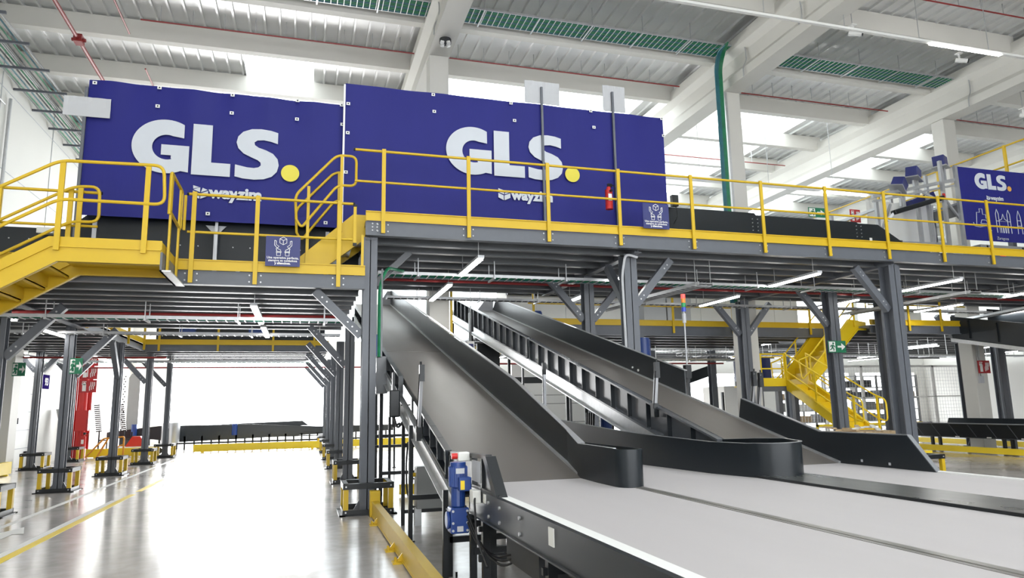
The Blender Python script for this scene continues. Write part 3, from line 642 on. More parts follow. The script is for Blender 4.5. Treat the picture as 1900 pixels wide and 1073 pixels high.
LETTER_S = [(.75, .93), (.62, .965), (.45, .98), (.28, .965), (.13, .90), (.045, .80), (.02, .68), (.055, .57), (.15, .475), (.29, .41), (.40, .365), (.455, .32), (.46, .265), (.42, .225), (.34, .205), (.22, .21), (.09, .235), (.01, .25), (.01, .02), (.15, -.01), (.35, -.02), (.52, 0), (.66, .06), (.75, .16), (.78, .29), (.755, .41), (.67, .51), (.54, .57), (.41, .61), (.345, .655), (.335, .71), (.385, .75), (.50, .765), (.63, .745), (.75, .71)]
def letter_G():
    o = [(.60+.60*math.cos(math.radians(a)), .515+.53*math.sin(math.radians(a))) for a in range(58, 301, 6)]
    inn = [(.62+.26*math.cos(math.radians(a)), .5+.245*math.sin(math.radians(a))) for a in range(300, 53, -8)]
    return o+[(1.02, .03), (1.02, .55), (.52, .55), (.52, .345), (.70, .345), (.70, .285)]+inn[1:-1]+[(.92, .70)]
def put_poly(mb, poly, ox, oz, y, sx, sz):
    tr = tessellate_polygon([[Vector((a, b, 0)) for a, b in poly]]); mb.add([(ox+a*sx, y, oz+b*sz) for a, b in poly], tr)
def logo_gls(parent, ox, oz, y, s, dotm=LETY, gap=1.0):
    """G, L, S and the round dot; s = metres per letter height"""
    m = MB(); put_poly(m, letter_G(), ox, oz, y, s*.93, s*.96); obj('letter_g', m, LET, parent)
    m = MB(); put_poly(m, [(0, 0), (.66, 0), (.66, .25), (.33, .25), (.33, .97), (0, .97)], ox+1.0*s, oz, y, s, s); obj('letter_l', m, LET, parent)
    m = MB(); put_poly(m, LETTER_S, ox+1.73*s, oz, y, s, s); obj('letter_s', m, LET, parent)
    m = MB(); c = (ox+2.72*s, oz+.155*s); m.add([(c[0]+.165*s*math.cos(2*math.pi*k/28), y, c[1]+.165*s*math.sin(2*math.pi*k/28)) for k in range(28)], [tuple(range(28))]); obj('round_dot', m, dotm, parent)
def logo_way(parent, x, z, y, s):
    """cube mark and word under it; x,z = lower left corner of the mark; s = word size"""
    m = MB()
    q = s*.9
    for poly in ([(0, .55), (.42, .38), (.42, .0), (0, .2)], [(.48, .38), (.95, .58), (.95, .22), (.48, 0)], [(.02, .62), (.45, .80), (.45, .46)], [(.50, .46), (.92, .64), (.60, .78)], [(0, .92), (.4, .80), (.02, .68)]):
        m.add([(x+a*q, y, z+b*q) for a, b in poly], [tuple(range(len(poly)))])
    obj('cube_mark', m, LET, parent)
    m = MB(); put_text(m, 'wayzim', s, (x+q*1.05, y, z+s*.12), bold=.014*s/.3, align='LEFT'); obj('word_mark', m, LET, parent)
def wavy_panel(x0, x1, z0, z1, y, nx=60, nz=26, amp=.012, seed=0, cuts=()):
    rnd = random.Random(seed); ph = [rnd.random()*6 for _ in range(6)]; vs = []; fs = []
    for j in range(nz+1):
        for i in range(nx+1):
            u = i/nx; v = j/nz; x = x0+(x1-x0)*u; z = z0+(z1-z0)*v
            top = max(0, (v-.62)/.38)
            d = amp*(math.sin(u*23+ph[0]+v*1.3)+.7*math.sin(u*41+ph[1]-v*2))*(.25+1.1*top)+amp*.6*math.sin(v*9+ph[2]+u*3)
            vs.append((x, y+d, z))
    for j in range(nz):
        for i in range(nx):
            a = j*(nx+1)+i; fs.append((a, a+1, a+nx+2, a+nx+1))
    n = len(vs); vs += [(v[0], v[1]+.012, v[2]) for v in vs]; fs += [tuple(n+k for k in f[::-1]) for f in fs]
    edge = [i for i in range(nx+1)]+[(j+1)*(nx+1)-1 for j in range(1, nz+1)]+[nz*(nx+1)+i for i in range(nx-1, -1, -1)]+[j*(nx+1) for j in range(nz-1, 0, -1)]
    fs += [(edge[k], edge[(k+1) % len(edge)], edge[(k+1) % len(edge)]+n, edge[k]+n) for k in range(len(edge))]
    return MB().add(vs, fs)
def grommets(parent, pts, y):
    m = MB(); k = MB()
    for x, z in pts:
        m.box(x-.035, x+.035, y-.004, y, z-.03, z+.03); k.box(x-.013, x+.013, y-.007, y-.004, z-.013, z+.013)
    g = obj('fixing_patches', m, WHT, parent); obj('screws', k, BLK, g)
YB = 13.4
b1 = thing('banner', 'left large blue banner with white letters and a yellow dot behind the stair rails', 'banner', (-1.5, YB, 5.1))
obj('sheet', wavy_panel(-3.80, .70, 5.12, 7.62, YB, seed=3), BLUE, b1, smooth=True)
logo_gls(b1, -3.04, 5.97, YB-.045, 1.0)
logo_way(b1, -1.99, 5.52, YB-.045, .30)
grommets(b1, [(-2.65, 7.58), (-2.66, 7.22), (-1.4, 7.58), (-1.4, 7.22), (-.23, 7.6), (-.23, 7.22), (.6, 7.6), (.62, 7.2), (-1.72, 5.25), (.35, 5.2), (-3.7, 7.55)], YB-.04)
obj('edge_post', MB().box(-3.84, -3.79, YB-.06, YB-.02, 4.7, 7.45), STL, b1)
obj('frame', MB().box(-3.7, .6, YB+.08, YB+.12, 7.5, 7.56).box(-3.7, .6, YB+.08, YB+.12, 5.2, 5.26).box(-1.6, -1.55, YB+.08, YB+.12, 4.2, 7.5), ALU, b1)
b2_ = thing('banner', 'right large blue banner with white letters, yellow dot and two upright aluminium bars', 'banner', (4.1, YB-.1, 5.0))
obj('sheet', wavy_panel(.66, 7.62, 5.0, 8.03, YB-.1, nx=80, seed=9, amp=.008), BLUE, b2_, smooth=True)
logo_gls(b2_, 2.66, 6.36, YB-.14, 1.0)
logo_way(b2_, 3.74, 5.85, YB-.14, .30)
grommets(b2_, [(2.4, 7.98), (2.42, 7.62), (4.05, 7.98), (4.12, 7.6), (5.86, 8.0), (5.92, 7.63), (7.58, 8.0), (7.6, 7.6), (.72, 7.6), (.72, 7.0), (.7, 6.2)], YB-.135)
obj('upright_bar', MB().box(4.70, 4.745, YB-.19, YB-.145, 5.0, 8.40), STL, b2_); obj('upright_bar', MB().box(6.35, 6.395, YB-.19, YB-.145, 5.0, 8.48), STL, b2_)
obj('upright_bar', MB().box(.63, .665, YB-.13, YB-.1, 5.0, 8.0), WHT, b2_)
for (x0, x1, z0, z1, y, l) in [(-4.15, -3.41, 6.89, 7.25, YB-.075, 'blank white sheet taped over the top left banner corner'), (4.36, 5.14, 8.04, 8.54, YB-.135, 'blank grey sheet above the banner on the first upright bar'), (6.16, 6.69, 8.04, 8.64, YB-.135, 'blank grey sheet above the banner on the second upright bar')]:
    tag(obj('paper_sheet', wavy_panel(x0, x1, z0, z1, y, 10, 6, .006, 2), PAPER), l, 'sheet')
def hands_sign(cx_, y, z0, z1, w, label):
    t = thing('rail_sign', label, 'sign', (cx_, y, z0)); h = z1-z0
    obj('board', MB().box(cx_-w/2, cx_+w/2, y-.012, y, z0, z1), BLUE2, t)
    for sx in (-.4, .4): obj('fixing_strap', MB().box(cx_+sx*w-.01, cx_+sx*w+.01, y, YM-.02, z0+.06, z0+.09), BLK, t)
    yy = y-.016; r = .0055; m = MB()
    def ln(pts): m.tube([(cx_+a*w, yy, z0+b*h) for a, b in pts], r, 5)
    # parcel cube
    ln([(0, .98), (.10, .92), (.10, .78), (0, .72), (-.10, .78), (-.10, .92), (0, .98)]); ln([(-.10, .92), (0, .86), (.10, .92)]); ln([(0, .86), (0, .72)])
    for s in (-1, 1):
        ln([(s*.25, .86), (s*.25, .70), (s*.15, .58), (s*.07, .54), (s*.07, .49)]); ln([(s*.20, .84), (s*.20, .72), (s*.12, .66), (s*.17, .60)]); ln([(s*.25, .86), (s*.20, .84)])
        ln([(s*.20, .60), (s*.18, .50)]); ln([(s*.05, .49), (s*.20, .49), (s*.20, .46), (s*.05, .46), (s*.05, .49)]); ln([(s*.07, .46), (s*.07, .35), (s*.18, .35), (s*.18, .46)])
    obj('hands_and_parcel_drawing', m, WHT, t)
    m = MB(); s_ = h*.105
    put_text(m, 'Una operativa perfecta,', s_, (cx_, yy, z0+h*.25), bold=.001)
    put_text(m, 'siempre es cuidadosa', s_, (cx_, yy, z0+h*.155), bold=.001); put_text(m, 'y silenciosa.', s_, (cx_, yy, z0+h*.065), bold=.0022)
    obj('lettering', m, WHT, t)
hands_sign(-.36, YM-.11, 4.07, 4.58, .55, 'small blue sign on the lower deck rail with hands, parcel and three lines of text')
hands_sign(6.64, YM-.11, 5.10, 5.61, .57, 'small blue hands and parcel sign on the upper deck rail beside the banner end')
# extinguisher hanging on the upper rail
def extinguisher(x, y, z, label, s=1.0):
    t = thing('fire_extinguisher', label, 'extinguisher', (x, y, z))
    obj('cylinder', MB().cyl((x, y, z), (x, y, z+.40*s), .075*s).cyl((x, y, z+.40*s), (x, y, z+.46*s), .04*s), RED, t, smooth=True)
    obj('valve_handle', MB().box(x-.02, x+.07, y-.02, y+.02, z+.46*s, z+.53*s).tube(rounded([(x, y, z+.5*s), (x+.14*s, y, z+.5*s), (x+.14*s, y, z+.15*s)], .06), .012, 6), BLK, t)
    global EXT; EXT = t
    obj('paper_label', MB().box(x-.045*s, x+.03*s, y-.08*s, y-.072*s, z+.16*s, z+.30*s), WHT, t)
extinguisher(5.77, YM+.16, 5.52, 'red fire extinguisher on the upper rail before the large banner')
obj('hook_bracket', MB().box(5.75, 5.79, YM, YM+.16, 5.86, 5.89), BLK, EXT)

# ================================================================== STAIRS AT LEFT
YA, YC = 10.9, 12.0
t = thing('yellow_stair', 'yellow steel stair with landing at left climbing to the lower deck', 'stairs', (-4, 11.4, 0))
sl = .63
def sz(x): return 4.15+sl*(x+3.42)
for yy, nm in ((YA, 'near_stringer'), (YC, 'far_stringer')):
    s_ = MB()
    s_.prism([(-1.99, 4.15), (-1.99, 3.80), (-3.3, 3.80), (-6.9, 3.80-sl*3.6), (-7.0, 4.15-sl*3.58), (-3.42, 4.15)], 'Y', yy-.008, yy+.008)
    s_.prism([(-1.99, 3.82), (-1.99, 3.80), (-3.3, 3.80), (-6.9, 3.80-sl*3.6), (-6.9, 3.82-sl*3.6), (-3.3, 3.82)], 'Y', yy-.01, yy+.07 if yy == YA else yy-.07)
    s_.prism([(-1.99, 4.02), (-1.99, 4.0), (-3.38, 4.0), (-6.9, 4.0-sl*3.52), (-6.9, 4.02-sl*3.52), (-3.38, 4.02)], 'Y', yy-.035, yy)
    obj(nm, s_, YEL, t)
k = 0; x = -3.45; z = 3.98-.19
while z > 1.75:
    m = MB().box(x-.28, x, YA+.01, YC-.01, z-.02, z).box(x-.02, x, YA+.01, YC-.01, z-.05, z).box(x-.28, x-.27, YA+.01, YC-.01, z-.19, z)
    obj('tread', m, YEL, t); x -= .30; z -= .19
obj('lower_landing', MB().box(-8.3, -6.95, YA, YC, 1.66, 1.74), YEL, t)
for lx in (-8.25, -7.0): obj('landing_leg', MB().box(lx-.05, lx+.05, YA+.1, YA+.2, 0, 1.66).box(lx-.05, lx+.05, YC-.2, YC-.1, 0, 1.66), STL, t)
obj('landing_plate', MB().box(-3.4, -2.0, YA+.01, YC, 3.93, 3.98).box(-3.4, -2.0, YA+.01, YA+.03, 3.8, 3.93), YEL, t)
obj('support_channel', MB().box(-2.0, -1.97, YA-.02, YM-.02, 3.70, 3.98), STL, t); obj('channel_flange', MB().box(-2.0, -1.85, YA-.02, YM-.02, 3.70, 3.72), GALV, t)
obj('toe_corner', MB().box(-2.0, -1.985, YA, YM-.03, 3.98, 4.13), YEL, t)
ru = .024
def hr(pts, r=ru, rad=.14): return MB().tube(rounded(pts, rad), r, 8)
h1 = thing('handrail', 'near yellow handrail of the left stair and its landing', 'handrail', (-3.5, YA-.03, 4))
yy = YA-.05
obj('top_rail', hr([(-7.0, yy, 5.24-sl*3.65), (-3.35, yy, 5.24), (-2.02, yy, 5.27), (-1.98, yy, 4.68), (-2.4, yy, 4.68), (-3.32, yy, 4.68), (-7.0, yy, 4.66-sl*3.7)]), YEL, h1, smooth=True)
for px_ in (-3.31, -2.22): obj('post', MB().box(px_-.035, px_+.035, yy-.01, yy+.02, 3.95, 5.24), YEL, h1)
for px_ in (-4.05, -5.3, -6.6): obj('post', MB().box(px_-.035, px_+.035, yy-.01, yy+.02, sz(px_)-.2, 5.24+sl*(px_+3.35)), YEL, h1)
h2 = thing('handrail', 'far yellow handrail of the left stair ending in a rounded loop', 'handrail', (-4, YC+.03, 4)); yy = YC+.04
obj('top_rail', hr([(-7.0, yy, 5.22-sl*3.5), (-3.5, yy, 5.22), (-3.14, yy, 5.24), (-3.12, yy, 4.66), (-3.5, yy, 4.66), (-7.0, yy, 4.66-sl*3.5)]), YEL, h2, smooth=True)
for px_ in (-3.4, -4.8, -6.2): obj('post', MB().box(px_-.035, px_+.035, yy-.01, yy+.02, sz(px_)-.1 if px_ < -3.42 else 3.98, 5.2+min(0, sl*(px_+3.5))), YEL, h2)
h3 = thing('handrail', 'short yellow side rail of the landing seen nearly edge on', 'handrail', (-1.95, 11.6, 4)); xx = -1.95
obj('top_rail', hr([(xx, 11.05, 4.60), (xx, 11.05, 5.25), (xx, 12.05, 5.25), (xx, 12.05, 4.60), (xx, 11.05, 4.66)], rad=.08), YEL, h3, smooth=True)
for y_ in (11.15, 11.9): obj('post', MB().box(xx-.01, xx+.02, y_-.035, y_+.035, 3.75, 5.22), YEL, h3)
# upper short stair from lower deck to upper deck
t = thing('yellow_stair', 'short yellow stair between the lower and upper deck beside the near steel column', 'stairs', (.4, 12.9, 3.98))
for yy, nm in ((12.45, 'near_stringer'), (13.35, 'far_stringer')):
    obj(nm, MB().prism([(-.12, 3.98), (.12, 3.98), (1.05, 4.72), (1.05, 5.14), (.80, 5.14), (-.12, 4.30)], 'Y', yy-.008, yy+.008).prism([(.12, 3.98), (1.05, 4.72), (1.05, 4.74), (.12, 4.0)], 'Y', yy-.05, yy+.05), YEL, t)
for k in range(4): obj('tread', MB().box(.08+.23*k, .33+.23*k, 12.46, 13.34, 4.14+.2*k, 4.18+.2*k), GALV, t)
for yy, l in ((12.42, 'near'), (13.38, 'far')):
    h = thing('handrail', '%s yellow looped handrail of the short stair beside the large banners' % l, 'handrail', (.3, yy, 4.1))
    obj('top_rail', hr([(-.17, yy, 4.98), (-.20, yy, 5.42), (.50, yy, 6.22), (.84, yy, 6.22), (.84, yy, 5.66), (.52, yy, 5.66), (-.08, yy, 4.84), (-.17, yy, 4.98)], rad=.12), YEL, h, smooth=True)
    obj('post', MB().box(.0, .05, yy-.015, yy+.015, 4.15, 5.60), YEL, h); obj('post', MB().box(.56, .61, yy-.015, yy+.015, 4.8, 6.22), YEL, h)
t = thing('gate_post', 'yellow post with two stub rails at the head of the short stair', 'railing', (.86, YM, 4.4)); obj('post', MB().box(.79, .84, YM-.03, YM, 4.55, 5.2), YEL, t); obj('black_cap', MB().box(.785, .85, YM-.035, YM+.005, 5.2, 5.24).box(.785, .85, YM-.035, YM+.005, 4.5, 4.55), BLK, t)
obj('side_plate', MB().box(.93, .975, YM-.01, YM+.01, 3.98, 4.7), YEL, t)

# ---- machinery on the decks behind the rails
t = thing('upper_conveyor', 'black sided conveyor under the left banner behind the lower rail', 'conveyor', (-2, 14, 3.98))
obj('side_panel', MB().prism([(-8, 4.35), (-8, 4.80), (-5.0, 4.80), (-4.15, 4.85), (-3.45, 5.45), (1.0, 5.45), (1.0, 4.45), (-3.5, 4.35)], 'Y', 13.72, 13.75), BLG, t)
obj('far_side_panel', MB().box(-8, 1.0, 14.9, 14.93, 4.4, 5.2), BLG, t); obj('belt', MB().box(-8, 1.0, 13.75, 14.9, 4.62, 4.66), BELT, t)
for x in (-5.6, -3.6, -1.6, .4): obj('leg', MB().box(x-.035, x+.035, 13.66, 13.72, 3.98, 5.1), ALU, t)
obj('foot_frame', MB().bar((-2.2, 13.62, 4.30), (-1.6, 13.62, 4.30), .04, .05).bar((-1.45, 13.6, 4.0), (-1.15, 13.6, 4.28), .05, .04).bar((-1.2, 13.6, 4.28), (-.5, 13.6, 4.42), .05, .06).bar((-.75, 13.6, 4.06), (-.1, 13.6, 4.06), .03, .03).bar((-3.4, 13.6, 4.2), (-1.5, 13.6, 4.22), .03, .03), GALV, t)
r_ = MB(); [r_.cyl((-7.6+.3*k, 13.70, 4.72), (-7.6+.3*k, 13.715, 4.72), .012, 6) for k in range(28)]; obj('rivets', r_, GALV, t)
obj('gusset', MB().prism([(-1.78, 5.10), (-1.42, 5.10), (-1.53, 4.98), (-1.67, 4.98)], 'Y', 13.64, 13.66), ALU, t)
tag(obj('emergency_stop', MB().box(-4.45, -4.2, 13.55, 13.7, 4.8, 4.9), CREAM), 'small cream emergency stop box on the black conveyor at far left', 'switch')
t = thing('upper_conveyor', 'long black sided conveyor on the upper deck right of the large banner', 'conveyor', (11, 13.9, 4.97))
obj('side_panel', MB().prism([(7.2, 5.05), (7.2, 6.03), (10.0, 6.03), (10.05, 5.98), (12.9, 5.98), (12.95, 5.95), (13.55, 5.95), (14.6, 5.35), (14.6, 5.02)], 'Y', 13.52, 13.55), BLG, t)
obj('far_side_panel', MB().box(7.2, 13.5, 14.6, 14.63, 5.05, 6.0), BLG, t); obj('belt', MB().box(7.2, 14.3, 13.55, 14.6, 5.55, 5.6), BELT, t)
r_ = MB(); [r_.cyl((7.4+.11*k, 13.50, 5.28), (7.4+.11*k, 13.52, 5.28), .009, 5) for k in range(60)]; [r_.cyl((xx, 13.50, 5.25+.09*k), (xx, 13.52, 5.25+.09*k), .012, 5) for xx in (9.93, 10.07, 12.88, 13.02) for k in range(8)]; obj('rivets', r_, GALV, t)
obj('floor_frame', MB().box(7.2, 14.6, 13.48, 13.54, 4.97, 5.06), BLK, t); obj('drive_unit', MB().box(14.4, 15.2, 13.6, 14.0, 5.0, 5.5).cyl((14.9, 13.5, 5.3), (14.9, 14.1, 5.3), .16), MOT, t)
obj('paper_tags', MB().box(13.25, 13.32, 13.505, 13.52, 5.45, 5.6).box(10.95, 11.1, 13.505, 13.52, 5.2, 5.3), WHT, t)
tag(obj('wall_box', MB().box(7.75, 7.9, 13.3, 13.4, 6.0, 6.25).tube(rounded([(7.85, 13.35, 6.0), (7.9, 13.35, 5.8), (7.78, 13.35, 5.6)], .1), .012, 5), BLK), 'small black box with cable at the right end of the large banner', 'box')
# upper exit and extinguisher signs
def exit_sign(cx_, y, cz, w, h, label, arrow=1, m_=GRN):
    t = thing('exit_sign', label, 'sign', (cx_, y, cz-h/2))
    obj('board', MB().box(cx_-w/2, cx_+w/2, y-.01, y, cz-h/2, cz+h/2), m_, t); yy = y-.013; m = MB()
    def q(a, b): return (cx_+a*w, yy, cz+b*h)
    def poly(ps): m.add([q(a, b) for a, b in ps], tessellate_polygon([[Vector((a, b, 0)) for a, b in ps]]))
    poly([(arrow*a, b) for a, b in [(.02, .08), (.24, .08), (.24, .30), (.46, 0), (.24, -.30), (.24, -.08), (.02, -.08)]])
    s = -arrow
    poly([(s*.46, -.42), (s*.46, .42), (s*.10, .42), (s*.10, -.42)]); obj('arrow_and_door', m, WHT, t)
    m = MB(); yy -= .003
    def ln(ps, r=.016): m.tube([q(a, b) for a, b in ps], r*h/.33, 5)
    ln([(s*.25, .14), (s*.28, -.08)], .024); ln([(s*.28, -.08), (s*.20, -.2), (s*.22, -.34)]); ln([(s*.28, -.08), (s*.34, -.2), (s*.42, -.28)]); ln([(s*.25, .12), (s*.16, .04), (s*.14, -.06)]); ln([(s*.25, .12), (s*.34, .10), (s*.38, -.02)])
    m.cyl(q(s*.22, .27), (q(s*.22, .27)[0], yy-.004, q(s*.22, .27)[2]), .03*h/.33, 10); obj('running_figure', m, m_, t); return t
def fire_sign(cx_, y, cz, w, h, label, kind='ext'):
    t = thing('fire_sign', label, 'sign', (cx_, y, cz-h/2)); obj('board', MB().box(cx_-w/2, cx_+w/2, y-.01, y, cz-h/2, cz+h/2), DRED, t)
    yy = y-.013; m = MB()
    def q(a, b): return (cx_+a*w, yy, cz+b*h)
    if kind == 'ext': m.box(q(-.34, 0)[0], q(-.12, 0)[0], yy-.003, yy, cz-h*.38, cz+h*.18); m.cyl((q(-.23, 0)[0], yy-.003, cz+h*.2), (q(-.23, 0)[0], yy, cz+h*.2), h*.11, 12); m.tube([q(-.36, .12), q(-.34, .38), q(-.12, .36)], h*.03, 5)
    else: m.box(q(-.36, 0)[0], q(-.14, 0)[0], yy-.003, yy, cz-h*.35, cz+h*.05); m.tube([q(-.28, .0), q(-.28, .34)], h*.05, 6); m.box(q(-.12, 0)[0], q(-.06, 0)[0], yy-.003, yy, cz-h*.3, cz+h*.3)
    for k in range(3): m.tube([q(.10+.11*k, -.34+.06*k), q(.08+.11*k, -.05), q(.16+.11*k, .10), q(.15+.11*k, .34)], h*.035, 5)
    obj('white_symbols', m, WHT, t); return t
exit_sign(13.0, 14.95, 6.62, .52, .26, 'dark green exit sign behind the upper rail, half hidden by the conveyor'); tag(obj('sign_pole', MB().cyl((13.0, 14.98, 4.97), (13.0, 14.98, 6.5), .02, 8).cyl((14.25, 14.98, 4.97), (14.25, 14.98, 6.5), .02, 8), GALV), 'thin poles holding the green and red signs on the upper deck', 'pole')
fire_sign(14.25, 14.95, 6.60, .34, .36, 'red extinguisher sign behind the upper rail')
exit_sign(12.95, 14.62, 3.02, .54, .30, 'green and white running man exit sign on the steel column before the stairs')
fire_sign(21.74, 17.95, 2.68, .52, .42, 'red extinguisher sign on the concrete column above the low chute')
# small banner and scanner frame at right
b3 = thing('banner', 'small blue banner at the right edge with line drawings of city landmarks', 'banner', (17.5, 13.6, 5.7))
obj('sheet', MB().box(16.38, 19.6, 13.6, 13.62, 5.74, 7.72), BLUE, b3)
logo_gls(b3, 16.98, 7.16, 13.592, .44, BROWN); logo_way(b3, 17.32, 6.86, 13.592, .15)
m = MB()
def ln3(ps, r=.010): m.tube([(a, 13.592, b) for a, b in ps], r, 4)
ln3([(16.75, 6.22), (16.78, 6.12), (16.95, 6.10), (17.2, 6.14), (17.35, 6.02)]); ln3([(16.85, 6.12), (16.9, 6.5), (17.0, 6.5), (17.0, 6.6), (17.1, 6.6), (17.1, 6.45), (17.2, 6.45), (17.2, 6.35), (17.3, 6.35), (17.3, 6.15)]); ln3([(17.0, 6.2), (17.05, 6.3), (17.2, 6.3), (17.25, 6.2), (17.0, 6.2)])
for x0 in (17.55, 17.95): ln3([(x0, 5.98), (x0, 6.5), (x0+.05, 6.62), (x0+.1, 6.5), (x0+.1, 5.98)]); ln3([(x0, 6.3), (x0+.1, 6.3)])
ln3([(17.65, 6.32), (17.75, 6.36), (17.8, 6.5), (17.85, 6.36), (17.95, 6.32)]); ln3([(17.65, 5.98), (17.65, 6.3), (17.95, 6.3), (17.95, 5.98)])
for x0 in (17.70, 17.78, 17.86): ln3([(x0, 5.98), (x0, 6.12), (x0+.03, 6.17), (x0+.06, 6.12), (x0+.06, 5.98)])
ln3([(18.28, 5.98), (18.30, 6.45), (18.36, 6.62), (18.42, 6.45), (18.44, 5.98)]); ln3([(18.29, 6.35), (18.43, 6.35)]); ln3([(18.29, 6.2), (18.43, 6.2)])
ln3([(18.6, 6.0), (18.6, 6.25), (18.75, 6.25), (18.75, 6.4), (18.9, 6.4), (18.9, 6.0)]); ln3([(19.0, 6.0), (19.0, 6.5), (19.1, 6.6), (19.2, 6.5), (19.2, 6.0)])
put_text(m, 'Zaragoza', .11, (17.70, 13.590, 5.79)); obj('landmark_drawings', m, LET, b3)
t = thing('scanner_gantry', 'tall aluminium profile gantry left of the small banner', 'gantry', (15.5, 13.9, 4.97))
for x, y, z1 in ((16.30, 13.55, 7.72), (15.80, 13.55, 7.80), (15.66, 13.9, 7.5), (13.95, 13.9, 6.7), (14.05, 15.6, 6.8), (16.2, 15.6, 7.4), (15.3, 13.9, 6.6)): obj('upright', MB().box(x-.04, x+.04, y-.04, y+.04, 4.97, z1), ALU, t)
obj('long_beam', MB().bar((13.7, 13.75, 6.75), (16.3, 13.6, 7.34), .08, .08).bar((13.7, 13.75, 6.62), (16.3, 13.6, 7.20), .05, .05), ALU, t)
obj('cross_beam', MB().bar((13.95, 13.9, 6.5), (14.05, 15.6, 6.5), .07, .07).bar((15.8, 13.55, 6.1), (16.35, 13.55, 6.2), .06, .06).bar((15.8, 13.55, 5.5), (16.3, 13.55, 5.55), .06, .06).bar((13.9, 13.8, 5.6), (16.1, 13.8, 5.65), .05, .05).bar((16.3, 13.5, 5.3), (22, 13.5, 5.3), .08, .10), ALU, t)
obj('diagonal_brace', MB().bar((13.95, 13.8, 5.9), (14.3, 13.8, 6.6), .05, .05).bar((15.2, 13.7, 7.0), (15.75, 13.6, 6.7), .05, .05).bar((15.8, 13.6, 6.9), (16.3, 13.6, 6.3), .05, .05), ALU, t)
obj('red_marker', MB().box(15.72, 15.78, 13.48, 13.52, 6.75, 6.9), RED, t)
t = thing('light_bar', 'dark slanted light bar hanging in the scanner frame', 'scanner', (14.8, 13.5, 6.3)); obj('bar', MB().bar((14.05, 13.5, 6.28), (15.65, 13.45, 6.76), .16, .12), BLK, t, bevel=.02); obj('bracket', MB().bar((13.95, 13.6, 6.1), (14.1, 13.5, 6.3), .06, .06), ALU, t)
for x, z, tilt, l in ((14.55, 7.08, .5, 'leftmost, most tilted'), (15.05, 7.42, .15, 'middle'), (16.0, 7.82, -.05, 'highest, nearest the small banner')):
    c = thing('scanner_camera', 'dark blue box camera above the scanner frame, %s of three' % l, 'scanner', (x, 13.7, z-.3), 'blue cameras')
    mb = MB().box(-.19, .19, -.14, .14, -.12, .16); R_ = Matrix.Rotation(tilt, 3, 'Y') @ Matrix.Rotation(.5, 3, 'Z'); mb.v = [R_ @ v+Vector((x, 13.7, z)) for v in mb.v]; obj('housing', mb, BLUE2, c, bevel=.015)
    mb = MB().box(-.24, .24, -.18, .18, -.15, -.12); mb.v = [R_ @ v+Vector((x, 13.7, z)) for v in mb.v]; obj('tray_plate', mb, ALU, c)
    obj('stand', MB().box(x-.03, x+.03, 13.67, 13.73, z-.55, z-.14).box(x+.07, x+.12, 13.67, 13.73, z-.55, z-.14), ALU, c)
tag(obj('dark_scanner_unit', MB().bar((15.3, 14.2, 6.75), (16.1, 14.2, 7.05), .3, .22), BLUE2), 'dark blue scanner unit inside the aluminium frame', 'scanner')
t = thing('protective_sheet', 'white protective sheet hung inside the scanner frame', 'sheet', (15.4, 14.6, 5.7)); obj('cloth', wavy_panel(14.3, 16.6, 5.75, 6.95, 14.6, 30, 12, .03, 5), CREAM, t, smooth=True)
t = thing('machine_table', 'grey conveyor table with a red lamp below the small banner', 'conveyor', (18, 13.5, 5.0)); obj('table', MB().box(16.4, 22, 13.2, 13.5, 5.45, 5.52).box(16.4, 22, 13.2, 13.3, 5.1, 5.18), BOXG, t)
for x in (16.6, 17.8, 19.0): obj('leg', MB().box(x, x+.06, 13.2, 13.26, 4.97, 5.5), ALU, t)
obj('red_lamp', MB().cyl((17.05, 13.15, 5.18), (17.05, 13.15, 5.3), .06), GLOWR, t)
# walkway rails behind at the upper right
t = thing('guard_rail', 'yellow guard rail of the higher walkway at the upper right corner', 'railing', (19, 17, 7.6))
for z in (8.73, 8.15): obj('rail', MB().cyl((19.0, 13.0, z), (19.0, 22.0, z), .026, 8), YEL, t, smooth=True)
for y in (14.2, 16.4, 18.8, 21.2): obj('post', MB().box(18.97, 19.03, y-.035, y+.035, 7.45, 8.76), YEL, t)
t = thing('walkway', 'narrow walkway under the higher yellow rail behind the small banner', 'platform', (19.6, 17, 7.4)); obj('deck_plate', MB().box(18.95, 20.2, 13.9, 22, 7.48, 7.54), STL, t)
for y in (15, 17.6): obj('leg', MB().box(19.9, 20.05, y, y+.15, 4.97, 7.48), STL, t)

# ================================================================== BELT CONVEYORS
CAMERA_SCALE = True
T = .2512
def z1(y): return .9+(y-7.41)*T
def z2(y): return .9+(y-7.6)*T
def slab(x0, x1, ya, yb, zf, top, bot): return MB().prism([(ya, zf(ya)+bot), (yb, zf(yb)+bot), (yb, zf(yb)+top), (ya, zf(ya)+top)], 'X', x0, x1)
c1 = thing('inclined_conveyor', 'first inclined belt conveyor rising from the front bed past the near steel column', 'conveyor', (2.4, 16, 0))
obj('belt', slab(1.76, 3.0, 7.41, 15.45, z1, 0, -.03), BELT, c1); obj('upper_belt', slab(1.76, 3.0, 15.50, 25.3, z1, 0, -.03), BELT, c1)
obj('slider_bed', slab(1.78, 2.98, 7.5, 25.2, z1, -.04, -.16), DARKG, c1)
obj('edge_strip', slab(2.985, 3.02, 7.41, 25.3, z1, .025, -.05), GALV, c1)
g = MB().prism([(7.45, .92), (7.45, 1.26), (10.06, 2.08), (15.0, 3.30), (25.3, z1(25.3)+.55), (25.9, z1(25.3)+.55), (25.3, z1(25.3)-.15), (10, z1(10)-.15), (7.45, z1(7.45)-.1)], 'X', 3.02, 3.045); obj('right_guard', g, BLG, c1)
obj('guard_top_lip', MB().bar((3.05, 7.5, 1.27), (3.05, 10.06, 2.085), .06, .012).bar((3.05, 10.06, 2.085), (3.05, 25.3, z1(25.3)+.555), .06, .012), GALV, c1)
